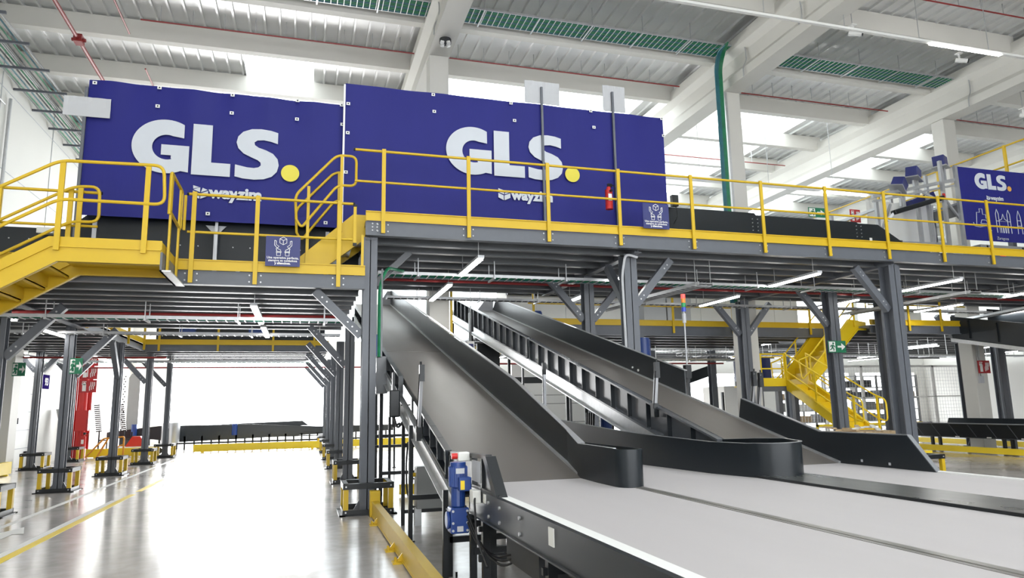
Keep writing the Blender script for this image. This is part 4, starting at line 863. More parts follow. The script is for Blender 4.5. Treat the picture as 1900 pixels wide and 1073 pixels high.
def side_window_panel(mb, x, ya, yb, zf, top, bot, n, rib=.05):
    for a, b in ((top-.025, top), (bot, bot+.05)): mb.add(*_sl(x-.05, x+.03, ya, yb, zf, b, a))
    for i in range(n+1):
        y = ya+(yb-ya)*i/n; mb.prism([(y-.006, zf(y)+bot), (y+.006, zf(y)+bot), (y+.006, zf(y)+top), (y-.006, zf(y)+top)], 'X', x-.05, x+.03)
def _sl(x0, x1, ya, yb, zf, top, bot): m = slab(x0, x1, ya, yb, zf, top, bot); return m.v, m.f
for ya, yb, n in ((12.58, 24, 18), (8.36, 10.44, 4)):
    m = MB(); side_window_panel(m, 1.70, ya, yb, z1, .06, -.27, n); m.add(*_sl(1.725, 1.735, ya, yb, z1, .05, -.25)); obj('left_side_panel', m, BLG, c1)
    m = MB()
    for i in range(n):
        y0 = ya+(yb-ya)*(i+.25)/n; y1 = ya+(yb-ya)*(i+.8)/n; m.add(*_sl(1.715, 1.724, y0, y1, z1, .0, -.2))
    obj('panel_insets', m, STD, c1)
obj('left_channel', slab(1.66, 1.72, 7.9, 24.5, z1, -.27, -.50), GALV, c1); obj('left_channel_lip', slab(1.60, 1.72, 7.9, 24.5, z1, -.49, -.50).add(*_sl(1.62, 1.72, 7.9, 24.5, z1, -.27, -.28)), GALV, c1)
obj('right_channel', slab(3.05, 3.10, 7.9, 24.5, z1, -.15, -.45), BLG, c1)
for y in (8.1, 10.75, 14.95, 20, 24):
    for x in (1.60, 3.02): obj('leg', MB().box(x-.03, x+.03, y-.03, y+.03, .02, z1(y)-.3).box(x-.06, x+.06, y-.06, y+.06, 0, .02), BLK, c1)
for y in (8.1, 10.75, 14.95): obj('leg_crossbar', MB().box(1.6, 3.02, y-.02, y+.02, .35, .42), BLK, c1)
# guard end of belt 1, pale colour paints the light on it; its drive
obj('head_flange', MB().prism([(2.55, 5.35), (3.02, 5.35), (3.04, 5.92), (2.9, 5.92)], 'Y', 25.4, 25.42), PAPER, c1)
m = MB().box(1.30, 1.62, 15.0, 15.6, 2.75, 3.25).cyl((1.25, 15.3, 2.3), (1.7, 15.3, 2.3), .16); obj('drive_motor', m, MOT, c1)
obj('drive_bracket', MB().box(1.45, 1.68, 14.5, 15.9, 2.0, 2.75), STD, c1)
k_ = thing('cable_box', 'dark cable box hanging under the left side of the first belt', 'box', (1.5, 12.1, 1.3)); obj('body', MB().box(1.42, 1.60, 11.95, 12.2, 1.55, 2.0), BLK, k_, bevel=.02); obj('loose_cables', MB().tube(rounded([(1.5, 12.0, 1.56), (1.55, 11.9, 1.35), (1.66, 11.95, 1.5)], .1), .02, 6).tube(rounded([(1.5, 12.1, 1.56), (1.5, 12.1, 1.38), (1.62, 12.1, 1.45)], .1), .02, 6).cyl((1.62, 12.0, 1.75), (1.78, 12.0, 1.75), .015, 6), CABK, k_, smooth=True); obj('hanger', MB().box(1.48, 1.52, 12.05, 12.15, 2.0, 2.3).box(1.52, 1.66, 12.05, 12.15, 1.9, 1.95), BLK, k_)
# left end piece of the incline: trapezoid frame with opening; pale plate paints the light through it
m = MB(); x0, x1 = 1.68, 1.74
m.prism([(8.3, 1.14), (8.3, 1.19), (6.55, 1.25), (6.55, 1.21)], 'X', x0, x1).prism([(6.62, 1.24), (6.48, 1.24), (6.08, .90), (6.22, .90)], 'X', x0-.02, x1+.02).prism([(8.3, .9), (8.22, .9), (8.22, 1.18), (8.3, 1.18)], 'X', x0, x1).prism([(7.2, .90), (7.12, .90), (7.12, 1.2), (7.2, 1.2)], 'X', x0, x1).prism([(6.75, .90), (6.71, .90), (6.71, 1.2), (6.75, 1.2)], 'X', x0, x1).prism([(8.3, .86), (6.1, .86), (6.1, .93), (8.3, .93)], 'X', x0, x1).prism([(6.70, .93), (6.3, .93), (6.7, 1.2)], 'X', x0+.02, x0+.03).prism([(8.25, .93), (7.2, .93), (7.2, 1.2), (8.25, 1.17)], 'X', x0+.02, x0+.03)
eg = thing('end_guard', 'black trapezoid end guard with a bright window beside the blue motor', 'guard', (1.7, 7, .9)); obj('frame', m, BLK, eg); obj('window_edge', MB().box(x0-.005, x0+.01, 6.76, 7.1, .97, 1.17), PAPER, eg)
# second incline
c2 = thing('inclined_conveyor', 'second inclined belt conveyor with ribbed side, right of the first', 'conveyor', (5.8, 16, 0))
obj('belt', slab(5.05, 6.6, 7.6, 14.8, z2, 0, -.03), BELT, c2); obj('upper_belt', slab(5.05, 6.6, 14.85, 24.4, z2, 0, -.03), BELT, c2); obj('slider_bed', slab(5.07, 6.58, 7.8, 24.3, z2, -.04, -.16), DARKG, c2)
obj('edge_strip', slab(6.585, 6.62, 7.6, 24.4, z2, .025, -.05), GALV, c2)
for ya, yb, n in ((15.3, 23.4, 14), (7.75, 15.15, 12)):
    m = MB(); pr = [(ya, z2(ya)-.06), (yb, z2(yb)-.06)]
    def tp(y): return z2(y)+.31+(y-7.7)*.0135
    m.prism([(ya, z2(ya)-.06), (yb, z2(yb)-.06), (yb, tp(yb)), (ya, tp(ya))], 'X', 5.01, 5.03)
    m.prism([(ya, tp(ya)-.03), (yb, tp(yb)-.03), (yb, tp(yb)), (ya, tp(ya))], 'X', 4.94, 5.04).prism([(ya, z2(ya)-.08), (yb, z2(yb)-.08), (yb, z2(yb)-.05), (ya, z2(ya)-.05)], 'X', 4.92, 5.02); obj('left_guard', m, MID, c2)
    for i in range(n+1):
        y = ya+(yb-ya)*i/n; obj('rib', MB().prism([(y-.008, z2(y)-.05), (y+.008, z2(y)-.05), (y+.008, tp(y)-.03), (y-.008, tp(y)-.03)], 'X', 4.94, 5.01), BLG, c2)
obj('left_channel', slab(4.97, 5.03, 8.2, 23.6, z2, -.08, -.33), GALV, c2); obj('left_channel_lip', slab(4.92, 5.03, 8.2, 23.6, z2, -.32, -.34), GALV, c2)
obj('right_guard', MB().prism([(11.3, z2(11.3)-.1), (24.0, z2(24)-.1), (24.6, z2(24)+.1), (24.0, z2(24)+.52), (16.46, z2(16.46)+.48), (11.3, 2.27)], 'X', 6.62, 6.645), BLG, c2)
obj('right_guard_lip', MB().bar((6.65, 11.3, 2.275), (6.65, 16.46, z2(16.46)+.485), .06, .012).bar((6.65, 16.46, z2(16.46)+.485), (6.65, 24, z2(24)+.525), .06, .012), GALV, c2)
obj('white_screws', MB().cyl((6.60, 13.35, z2(13.35)+.1), (6.62, 13.35, z2(13.35)+.1), .02, 8).cyl((6.60, 13.1, z2(13.1)+.09), (6.62, 13.1, z2(13.1)+.09), .025, 8), WHT, c2)
obj('head_flange', MB().prism([(6.0, 5.1), (6.64, 5.1), (6.65, 5.6), (6.4, 5.62)], 'Y', 24.5, 24.52), PAPER, c2)  # guard end of belt 2, bright light on it put into the pale colour
for y in (9.4, 13, 17, 21, 23.8):
    for x in (5.0, 6.62): obj('leg', MB().box(x-.03, x+.03, y-.03, y+.03, .02, z2(y)-.3).box(x-.06, x+.06, y-.06, y+.06, 0, .02), BLK, c2)
# angled guard plates at the foot of the belts
def P_(pts, t=.022): return MB().sheet(pts, t)
gA = thing('guard_plate', 'black angled guard plate ending in a rounded nose at the foot of the first belt', 'guard', (3.05, 6.9, .9))
obj('plate', P_([(3.03, 7.9, .9, 1.40), (2.99, 7.45, .9, 1.27), (2.97, 6.9, .9, 1.27), (2.98, 6.5, .9, 1.265)]+[(3.11+.125*math.cos(math.radians(a)), 6.46+.12*math.sin(math.radians(a)), .9, 1.26) for a in range(190, 351, 16)]+[(3.24, 6.6, .9, 1.26), (3.24, 7.9, .9, 1.26)]), BLG, gA, smooth=True)
obj('top_lip', P_([(3.03, 7.9, 1.40, 1.405), (2.99, 7.45, 1.27, 1.275), (2.98, 6.5, 1.265, 1.27)], .035), GALV, gA)
gB = thing('guard_plate', 'long black guard plate curving round in front of the second belt', 'guard', (4.6, 8, .9))
tb = [(4.05, 14.5, .95, 1.55), (4.15, 12.0, .92, 1.50), (4.32, 9.4, .9, 1.33), (4.36, 8.7, .9, 1.30), (4.37, 8.6, .9, 1.295), (4.50, 7.2, .9, 1.25), (4.62, 6.7, .9, 1.25)]+[(4.93+.29*math.cos(math.radians(a)), 6.66+.27*math.sin(math.radians(a)), .9, 1.255+.01*(a-190)/160) for a in range(200, 356, 12)]+[(5.22, 6.85, .9, 1.28), (5.1, 7.2, .9, 1.27), (5.03, 7.75, .9, 1.24)]
obj('plate', P_(tb), BLG, gB, smooth=True); obj('top_lip', P_([(a, b, d, d+.006) for a, b, c, d in tb], .04), STD, gB)
gC = thing('guard_plate', 'tall black guard plate with sloped end on the right side of the front bed', 'guard', (6.66, 8, .9))
obj('plate', MB().prism([(9.75, z2(9.75)-.08), (9.65, 1.74), (7.95, 1.28), (6.52, 1.28), (6.18, .9), (7.6, .9)], 'X', 6.62, 6.655), BLG, gC)
obj('edge_lip', MB().bar((6.65, 9.65, 1.745), (6.65, 7.95, 1.285), .06, .012).bar((6.65, 7.95, 1.285), (6.65, 6.52, 1.285), .06, .012).bar((6.65, 6.52, 1.285), (6.65, 6.18, .905), .06, .012), STD, gC)
obj('small_marks', MB().box(6.615, 6.62, 7.22, 7.25, .94, .97).box(6.615, 6.62, 6.79, 6.82, .93, .96), PAPER, gC)
# flat bed of three belts
fb = thing('belt_bed', 'wide flat conveyor bed of three light grey belts in the foreground', 'conveyor', (4.2, 3, 0))
BY0 = -3.5
obj('left_belt', MB().box(1.79, 3.10, BY0, 7.40, .87, .90), BELTL, fb); obj('middle_belt', MB().box(3.20, 4.64, BY0, 9.5, .87, .90), BELTL, fb); obj('right_belt', MB().box(5.25, 6.64, BY0, 7.62, .87, .90), BELTL, fb)
obj('seam_strip', MB().box(3.10, 3.14, BY0, 7.40, .86, .903).box(3.14, 3.20, BY0, 7.4, .86, .906), SEAM, fb)
obj('divider_plate', MB().box(4.66, 5.25, BY0, 7.6, .86, .925), STRIP, fb); obj('divider_edge', MB().box(4.64, 4.66, BY0, 7.6, .86, .925), BLK, fb)
obj('right_edge_strip', MB().box(6.64, 6.70, BY0, 6.2, .84, .915), WHT, fb); obj('left_edge_strip', MB().box(1.70, 1.79, BY0, 6.25, .885, .912), WHT, fb)
obj('left_side_frame', MB().box(1.655, 1.70, BY0, 7.1, .66, .912).box(1.63, 1.70, BY0, 7.1, .655, .668), BLG, fb); obj('right_side_frame', MB().box(6.66, 6.72, BY0, 7.6, .62, .86), BLG, fb)
obj('under_frame', MB().box(1.72, 6.62, BY0, 7.3, .74, .86), DARKG, fb)
bo = MB()
for y in (6.35, 5.98, 5.4): 
    for z in (.84, .72): bo.cyl((1.64, y, z), (1.655, y, z), .016, 8)
obj('bolts', bo, GALV, fb); obj('paper_tag', MB().box(1.645, 1.654, 4.62, 4.72, .76, .88).box(1.645, 1.654, 6.45, 6.52, .82, .9), CREAM, fb)
for y in (-2.5, .5, 3.2, 5.0, 6.9):
    for x in (1.76, 3.2, 4.9, 6.58): obj('leg', MB().box(x-.035, x+.035, y-.035, y+.035, .02, .80).box(x-.07, x+.07, y-.07, y+.07, 0, .02), BLK, fb)
for y in (6.9, 5.0): obj('leg_crossbar', MB().box(1.69, 3.2, y-.02, y+.02, .22, .29).box(1.69, 3.2, y-.02, y+.02, .5, .55), BLK, fb)
obj('drive_roller_box', MB().box(1.8, 3.1, 5.4, 6.3, .35, .72), DARKG, fb); obj('lower_panel', MB().box(1.85, 1.9, 2.2, 4.9, .08, .66), BLK, fb)
t = thing('wire_tray', 'wire mesh cable tray hung low under the bed at the bottom edge', 'cable tray', (1.95, 3.3, .3)); w_ = MB()
for z in (.35, .45, .55): w_.box(1.72, 1.73, 1.5, 4.6, z, z+.008)
for k in range(26): w_.box(1.72, 1.73, 1.5+.12*k, 1.508+.12*k, .35, .56)
for k in range(26): w_.box(1.72, 1.9, 1.5+.12*k, 1.508+.12*k, .345, .353)
obj('mesh', w_, GALV, t); obj('yellow_tag', MB().prism([(4.35, .45), (4.5, .42), (4.45, .6)], 'X', 1.705, 1.712), YEL2, t)
# blue geared motor
mt = thing('geared_motor', 'tall blue geared motor hanging beside the left edge of the bed', 'motor', (1.52, 7.0, .5)); cx_, cy_ = 1.50, 6.95
obj('motor_body', MB().cyl((cx_, cy_, .93), (cx_, cy_, 1.13), .088, 20).cyl((cx_, cy_, 1.13), (cx_, cy_, 1.165), .078, 20), MOT, mt, smooth=True)
f_ = MB()
for k in range(24): a = 2*math.pi*k/24; f_.bar((cx_+.088*math.cos(a), cy_+.088*math.sin(a), .94), (cx_+.088*math.cos(a), cy_+.088*math.sin(a), 1.12), .006, .012)
obj('cooling_fins', f_, MOT, mt); obj('terminal_box', MB().box(cx_-.02, cx_+.10, cy_-.16, cy_-.06, .90, 1.03), MOT, mt, bevel=.01)
obj('gearbox', MB().box(cx_-.09, cx_+.09, cy_-.09, cy_+.09, .50, .74).cyl((cx_, cy_, .74), (cx_, cy_, .93), .07, 16).cyl((cx_-.12, cy_, .62), (cx_-.09, cy_, .62), .085, 16), MOT, mt, bevel=.012)
obj('output_shaft', MB().cyl((cx_+.09, cy_, .62), (1.66, cy_, .62), .045, 12), BLK, mt)
obj('labels', MB().box(cx_-.04, cx_+.045, cy_-.0955, cy_-.09, 1.06, 1.11).box(cx_-.03, cx_+.03, cy_-.095, cy_-.091, .52, .57), PAPER, mt); obj('yellow_label', MB().box(cx_-.01, cx_+.03, cy_-.165, cy_-.161, .915, 1.0), YEL2, mt)
b_ = MB()
for dx in (-.07, .07):
    for z in (.53, .60, .71): b_.cyl((cx_+dx, cy_-.10, z), (cx_+dx, cy_-.09, z), .012, 8)
obj('bolts', b_, GALV, mt)
t = thing('control_box', 'cream push button box with red button above the blue motor', 'switch', (1.6, 7.3, 1.2)); obj('body', MB().box(1.56, 1.68, 7.2, 7.32, 1.15, 1.24), CREAM, t, bevel=.01); obj('red_button', MB().cyl((1.50, 7.26, 1.2), (1.56, 7.26, 1.2), .03), RED, t)
t = thing('junction_box', 'cream junction box with a black cable on the bed side frame', 'box', (1.6, 6.65, .8)); obj('body', MB().box(1.57, 1.65, 6.62, 6.76, .80, .92), CREAM, t, bevel=.008); obj('cable', MB().tube(rounded([(1.6, 6.65, .86), (1.58, 6.6, .84), (1.6, 6.62, .5), (1.62, 6.3, .3)], .06), .01, 6), CABK, t, smooth=True)
t = thing('cable_loom', 'black cables looping between the blue motor and the frame', 'cables', (1.6, 6.7, .3))
for k in range(3): obj('cable', MB().tube(rounded([(1.56, 6.9, .75-.05*k), (1.62, 6.7, .5-.04*k), (1.66+.03*k, 6.4, .36), (1.75, 6.2, .3+.05*k), (1.95, 6.1, .45)], .15), .011, 6), CABK, t, smooth=True)
CAMERA_SCALE = False
sup = thing('motor_stand', 'black square tube stand under the blue motor', 'stand', (1.65, 7.3, 0))
for x, y in ((1.50, 7.39), (1.60, 6.75), (1.75, 6.6)): obj('leg', MB().box(x-.03, x+.03, y-.03, y+.03, .0, .86), BLK, sup)
for a_, b_2, y, z in ((1.5, 2.2, 7.36, .33), (1.6, 2.3, 6.7, .33), (1.47, 1.75, 7.36, .80)): obj('crossbar', MB().box(a_, b_2, y, y+.05, z, z+.06), BLK, sup); obj('foot_bolts', MB().cyl((1.56, 7.33, 0), (1.56, 7.33, .05), .012, 6), GALV, sup)
# grey cabinet and its black frame
t = thing('electrical_cabinet', 'grey electrical cabinet on a leg under the first belt', 'cabinet', (1.9, 10.7, 0)); obj('body', MB().box(1.66, 2.10, 10.55, 10.8, .24, .84), BOXG, t, bevel=.01); obj('leg', MB().box(1.64, 1.74, 10.6, 10.68, 0, .26), GALV, t); obj('yellow_knob', MB().cyl((1.60, 10.68, .72), (1.66, 10.68, .72), .03), YEL, t)
t = thing('support_frame', 'black square tube frame holding the grey cabinet', 'frame', (1.8, 10.75, 0))
obj('upright', MB().box(1.46, 1.51, 10.70, 10.75, 0, 1.60), BLK, t); obj('upright', MB().box(2.2, 2.26, 10.70, 10.75, 0, 1.3), BLK, t); obj('crossbar', MB().box(1.5, 2.22, 10.70, 10.74, .17, .22).box(1.5, 1.9, 10.70, 10.74, 1.12, 1.18), BLK, t)
obj('cable', MB().tube(rounded([(1.55, 10.68, 1.2), (1.52, 10.66, .9), (1.53, 10.66, .5), (1.6, 10.66, .25), (1.8, 10.66, .25)], .1), .014, 6), CABK, t, smooth=True)
t = thing('support_frame', 'thin black uprights under the upper part of the first belt', 'frame', (1.6, 14, 0))
for x, y, z in ((1.50, 14.9, 2.5), (1.56, 14.4, 2.4), (1.66, 13.9, 2.3)): obj('upright', MB().box(x-.025, x+.025, y-.025, y+.025, 0, z), BLK, t)
obj('crossbar', MB().box(1.3, 2.6, 14.0, 14.05, 1.15, 1.2).box(1.3, 2.6, 14.0, 14.05, .95, 1.0), BLK, t)
# sensor posts
CAMERA_SCALE = True
def alu_post(x, y, z0, z1_, lean, label):
    t = thing('sensor_post', label, 'post', (x, y, z0)); a = Vector((x, y, z0)); b = Vector((x+lean[0], y+lean[1], z1_))
    obj('profile', MB().bar(a, b, .045, .06), ALU, t); obj('sensor_head', MB().bar(b-Vector((0, 0, .2)), b+Vector((0, 0, .03)), .06, .07).cyl(b+Vector((-.02, -.04, .03)), b+Vector((-.02, -.04, .07)), .015, 8), BLK, t)
    obj('foot_clamp', MB().box(x-.04, x+.04, y-.05, y+.05, z0-.12, z0+.08), BLK, t); obj('sensor_cable', MB().tube([(x-.035, y-.03, z0), b+Vector((-.035, -.03, -.1))], .009, 5), CABK, t); return t
alu_post(1.60, 10.0, 1.36, 2.26, (0, -.25), 'tall aluminium sensor post on the left side of the first belt')
alu_post(4.93, 9.3, 1.62, 2.26, (0, -.12), 'aluminium sensor post on the ribbed side of the second belt')
pA = alu_post(4.60, 13.2, 1.2, 2.5, (0, 0), 'aluminium sensor post standing between the two inclined belts')
pB = alu_post(6.90, 9.9, 1.1, 2.14, (.03, -.2), 'dark and silver sensor posts above the tall right guard plate, left one')
alu_post(7.02, 9.9, 1.0, 2.12, (.03, -.2), 'dark and silver sensor posts above the tall right guard plate, right one')
obj('base', MB().box(6.84, 7.08, 9.7, 10.05, 0, 1.1), BLK, pB)
obj('base', MB().box(4.5, 4.7, 13.1, 13.3, 0, 1.1), BLK, pA)
# signal tower
t = thing('signal_tower', 'signal tower with red, orange, green and blue lamps on a thin pole', 'signal lamp', (6.98, 11.8, 0))
obj('pole', MB().cyl((6.98, 11.8, 2.4), (6.98, 11.8, 3.42), .014, 8).cyl((6.98, 11.8, 3.2), (6.98, 11.8, 3.38), .035, 10), PAPER, t, smooth=True); obj('stand', MB().box(6.95, 7.01, 11.77, 11.83, 0, 2.3).box(6.92, 7.04, 11.75, 11.85, 2.15, 2.4), BLK, t)
for k, m_ in enumerate((GLOWB, GLOWG, GLOWO, GLOWR)): obj(('blue', 'green', 'orange', 'red')[k]+'_lamp', MB().cyl((6.98, 11.8, 3.42+.085*k), (6.98, 11.8, 3.50+.085*k), .042, 14), m_, t, smooth=True)

CAMERA_SCALE = False
# ================================================================== AISLE FLOOR ITEMS
t = thing('floor_barrier', 'long yellow steel floor barrier running from the near column towards the camera', 'barrier', (1.2, 8, 0))
obj('rail', MB().box(1.13, 1.15, 2.0, 11.75, .03, .24).box(1.12, 1.22, 2.0, 11.75, .235, .25).box(1.12, 1.22, 2.0, 11.75, .02, .035), YEL, t); obj('end_post', MB().box(1.10, 1.26, 11.70, 11.86, 0, .40), YEL, t, bevel=.01)
for y in (10.9, 8.9, 8.2, 5.5): obj('foot_plate', MB().box(1.02, 1.14, y-.07, y+.07, 0, .02).prism([(1.06, .02), (1.14, .02), (1.14, .12)], 'Y', y-.01, y+.01).cyl((1.06, y-.04, .02), (1.06, y-.04, .06), .014, 6).cyl((1.06, y+.04, .02), (1.06, y+.04, .06), .014, 6), YEL, t)
for x0, x1, y0, y1, z, l in [(-4.3, .9, 32.9, 33.0, .34, 'yellow floor barrier across the far end of the aisle'), (-8.0, -5.6, 31.6, 31.7, .34, 'yellow floor barrier before the red fire point'), (1.9, 4.6, 14.2, 14.3, .22, 'yellow floor barrier seen under the first belt'), (1.6, 9, 33.2, 33.3, .34, 'yellow floor barrier far behind the belt supports')]:
    t = thing('floor_barrier', l, 'barrier', ((x0+x1)/2, y0, 0)); obj('rail', MB().box(x0, x1, y0, y1, .03, z), YEL2, t); obj('foot', MB().box(x0+.3, x0+.42, y0-.1, y1+.1, 0, .03).box(x1-.42, x1-.3, y0-.1, y1+.1, 0, .03), YEL2, t)
t = thing('floor_barrier', 'short yellow floor barrier at the left edge before the dock door', 'barrier', (-8, 23.5, 0)); obj('rail', MB().box(-8.15, -8.0, 21.3, 24.2, .04, .38), YEL2, t); obj('foot', MB().box(-8.2, -7.95, 22, 22.1, 0, .04).box(-8.2, -7.95, 23.8, 23.9, 0, .04), YEL2, t)
for x, y0, y1, l in ((19.7, 14.2, 19.4, 'low yellow floor rail in front of the low black chute'), (23.0, 17.0, 24.0, 'low yellow floor rail behind the low black chute')):
    t = thing('floor_rail', l, 'barrier', (x, (y0+y1)/2, 0)); obj('rail', MB().box(x-.06, x+.06, y0, y1, .03, .2), YEL2, t); obj('foot', MB().box(x-.12, x+.12, y0+.5, y0+.6, 0, .03).box(x-.12, x+.12, y1-.6, y1-.5, 0, .03), YEL2, t)
tag(obj('floor_rail', MB().box(15.8, 21.5, 22.3, 22.4, .02, .2), YEL2), 'yellow floor rail beyond the big steel column', 'barrier')
tag(obj('floor_rail', MB().box(26, 33, 31.3, 31.4, .3, .42).box(26, 26.1, 31.3, 31.4, 0, .42).box(32.9, 33, 31.3, 31.4, 0, .42), YEL2), 'yellow rail in front of the white mesh fence', 'barrier')
# floor markings
mk = MB().box(-3.42, -3.30, 5, 17, .0, .004).box(-3.42, -3.30, 17.6, 32, .0, .004); struct('trim_2', mk, YEL2, 'yellow painted aisle line on the floor')
mk = MB().box(-3.54, -3.43, 5, 16, .0, .0035).box(-4.42, -4.32, 7, 30, .0, .0035); struct('trim_3', mk, WHT, 'white painted lines on the floor')
ar = MB(); ar.add([(-4.1, 11.2, .004), (-3.95, 11.2, .004), (-3.95, 12.2, .004), (-3.8, 12.2, .004), (-4.02, 12.9, .004), (-4.25, 12.2, .004), (-4.1, 12.2, .004)], [(0, 1, 2, 6), (3, 4, 5)]); struct('trim_4', ar, WHT, 'white painted arrow on the floor')
# far black conveyor across the aisle end
t = thing('sorting_conveyor', 'long black conveyor line across the bright far end of the aisle', 'conveyor', (-3, 36.3, 0))
obj('side_panel', MB().prism([(-8.3, .62), (-8.3, .88), (-6.2, 1.10), (-2.2, 1.08), (1.3, .88), (4.5, .88), (4.5, .62), (1.3, .55), (-2.4, .42), (-5.5, .34), (-6.4, .5)], 'Y', 36, 36.05), BLG, t)
obj('upper_guard', MB().prism([(-3.8, .9), (-3.6, 1.10), (.1, 1.18), (.4, .95), (-3.4, .88)], 'Y', 36.6, 36.65), BLG, t); obj('belt', MB().box(-5.5, 4.5, 36.05, 36.9, .85, .9), BELT, t)
for k in range(34): obj('leg', MB().box(-8.1+.37*k, -8.02+.37*k, 36.0+.3*(k % 2), 36.06+.3*(k % 2), 0, .6), BLK, t)
obj('crossbar', MB().box(-6, 4.5, 36.02, 36.05, .24, .32).box(-3, 2, 36.02, 36.05, .45, .5), BLK, t); obj('drive_motor', MB().cyl((-2.95, 35.85, .6), (-2.95, 35.85, 1.12), .12).cyl((-7.2, 35.85, .7), (-7.2, 35.85, 1.2), .12), MOT, t)
tag(obj('steel_drum', MB().cyl((-5.55, 35.0, .35), (-5.55, 35.0, 1.25), .38, 20), ALU, smooth=True), 'shiny steel guard drum before the far black conveyor', 'drum')
t = thing('tool_cart', 'dark wheeled cart with a red cone top between the far left columns', 'cart', (-6.3, 33, 0)); obj('platform', MB().box(-7.2, -5.4, 32.7, 33.3, .28, .34), CREAM, t); obj('red_cone', MB().prism([(-6.9, .34), (-6.1, .34), (-6.35, .75), (-6.65, .75)], 'Y', 32.85, 33.15), RED, t)
for x in (-7.0, -5.6): obj('wheel', MB().cyl((x, 32.7, .14), (x, 32.78, .14), .14), BLK, t)
t = thing('loading_arm', 'tall grey curved loading arm standing at the far left', 'machine', (-7.4, 38, 0)); obj('arm', MB().prism([(-8.0, .9), (-7.5, .9), (-7.5, 3.4), (-7.62, 3.6), (-7.88, 3.6), (-8.0, 3.4)], 'Y', 38, 38.2), BOXG, t); obj('base', MB().box(-8.2, -7.3, 37.8, 38.4, 0, .9), DARKG, t)
m = MB(); [m.box(-8.22+(k % 2)*.06, -8.16+(k % 2)*.06, 37.9, 37.95, .9+.12*k, .96+.12*k) for k in range(22)]; obj('toothed_rail', m, BLK, t)
for x, l in ((-8.3, 'left'), (-7.35, 'right')):
    t = thing('roller_stack', 'dark stacked roller track leaning at the far left, the %s one' % l, 'machine', (x, 34.6, 0)); m = MB()
    for k in range(14): m.bar((x-.12-.012*k, 34.6, .95+.085*k), (x+.10-.012*k, 34.6, .97+.085*k), .05, .05)
    obj('rollers', m, BLK, t); obj('stand', MB().box(x-.02, x+.03, 34.58, 34.63, 0, 1.0).box(x+.3, x+.35, 34.58, 34.63, 0, .9).box(x, x+.35, 34.58, 34.63, .55, .6), BLK, t)
# fire point by the left wall
t = thing('red_standpipe', 'thick red standpipes at the left wall behind the columns', 'pipe', (-8.4, 32, 0))
for x, r in ((-8.65, .05), (-8.38, .16), (-8.74, .04)): obj('pipe', MB().cyl((x, 32.2, 0), (x, 32.2, 4.0), r, 14), RED, t, smooth=True)
obj('wall_panel', MB().box(-8.62, -8.1, 32.3, 32.34, 0, 3.7), RED, t)
t = thing('hose_cabinet', 'red fire hose cabinet on the standpipe at left', 'cabinet', (-8.05, 31.7, 1.0)); obj('body', MB().box(-8.5, -8.05, 31.8, 32.05, 1.05, 1.85), RED, t, bevel=.01); obj('door_edge', MB().box(-8.1, -8.08, 31.78, 31.8, 1.1, 1.8), DRED, t)
extinguisher(-8.2, 31.95, .35, 'red fire extinguisher on a floor stand below the hose cabinet', 1.2)
obj('floor_stand', MB().box(-8.3, -8.1, 31.85, 32.05, 0, .35), DRED, EXT)
fire_sign(-8.2, 32.03, 3.86, .6, .5, 'red fire sign with hose symbol, topmost of the stack at left', 'hose'); fire_sign(-8.2, 32.03, 3.33, .6, .5, 'red fire sign with call point hand symbol, middle of the stack at left', 'hose'); fire_sign(-8.2, 32.03, 2.80, .6, .5, 'red fire sign with extinguisher symbol, lowest of the stack at left')
t = thing('orange_handrail', 'small orange step rail standing on the floor at far left', 'railing', (-7, 31.3, 0))
obj('rails', MB().tube(rounded([(-7.9, 31.2, .05), (-7.3, 31.2, .75), (-6.6, 31.2, .80), (-6.6, 31.2, .05)], .06), .035, 6).tube(rounded([(-7.5, 31.2, .05), (-7.15, 31.2, .75)], .06), .035, 6).tube([(-7.2, 31.2, .05), (-6.75, 31.2, .45), (-6.6, 31.2, .5)], .03, 6), ORG, t)
t = thing('number_sign', 'dark purple sign with white number 93 on the left wall', 'sign', (-8.77, 29, 2.6)); obj('board', MB().box(-8.79, -8.77, 28.7, 29.35, 2.62, 3.12), mat('sign_purple', (.035, .02, .16), .95, spec=.0), t)
m = MB(); put_text(m, '93', .36, (-8.76, 29.02, 2.75), ux=(0, 1, 0), bold=.012); obj('digits', m, WHT, t)
exit_sign(-4.99, 18.40, 2.80, .26, .36, 'pale green exit sign on the second column left of the aisle'); exit_sign(-8.05, 24.2, 3.05, .34, .4, 'green exit sign at the left picture edge on the pillar')
t = thing('leaning_board', 'grey board leaning against the left wall under the number sign', 'board', (-8.5, 30, 0)); obj('board', MB().bar((-8.2, 30.3, .02), (-8.6, 30.0, 1.9), .3, .04), BOXG, t)

# ================================================================== RIGHT BACKGROUND
# L-shaped yellow stair
t = thing('yellow_stair', 'tall yellow steel stair with a corner landing right of centre', 'stairs', (15, 17, 0)); XA, XB = 14.1, 14.87; ZL = 2.18; YT = 18.15
def lz(y): return max(0, ZL-(YT-y)*.51)
for x_, nm in ((XA, 'left_stringer'), (XB, 'right_stringer')):
    obj(nm, MB().prism([(YT, ZL-.16), (YT, ZL+.12), (YT-.1, ZL+.12), (15.1, .60), (15.1, .34)], 'X', x_-.015, x_+.015).prism([(YT-.1, ZL+.11), (YT-.1, ZL+.14), (15.1, .63), (15.1, .60)], 'X', x_-.06, x_+.03), YEL2, t)
obj('foot_platform', MB().box(XA-.1, XB+.3, 14.2, 15.1, .34, .40), YEL2, t)
for fx in (XA-.05, XB+.2): obj('foot_leg', MB().box(fx, fx+.08, 14.25, 15.05, 0, .34), STL, t)
for k in range(9): y = YT-.355*k; obj('tread', MB().box(XA, XB, y-.37, y, ZL-.181*(k+1)-.02, ZL-.181*(k+1)).box(XA, XB, y-.01, y, ZL-.181*(k+1), ZL-.181*k), YEL2, t)
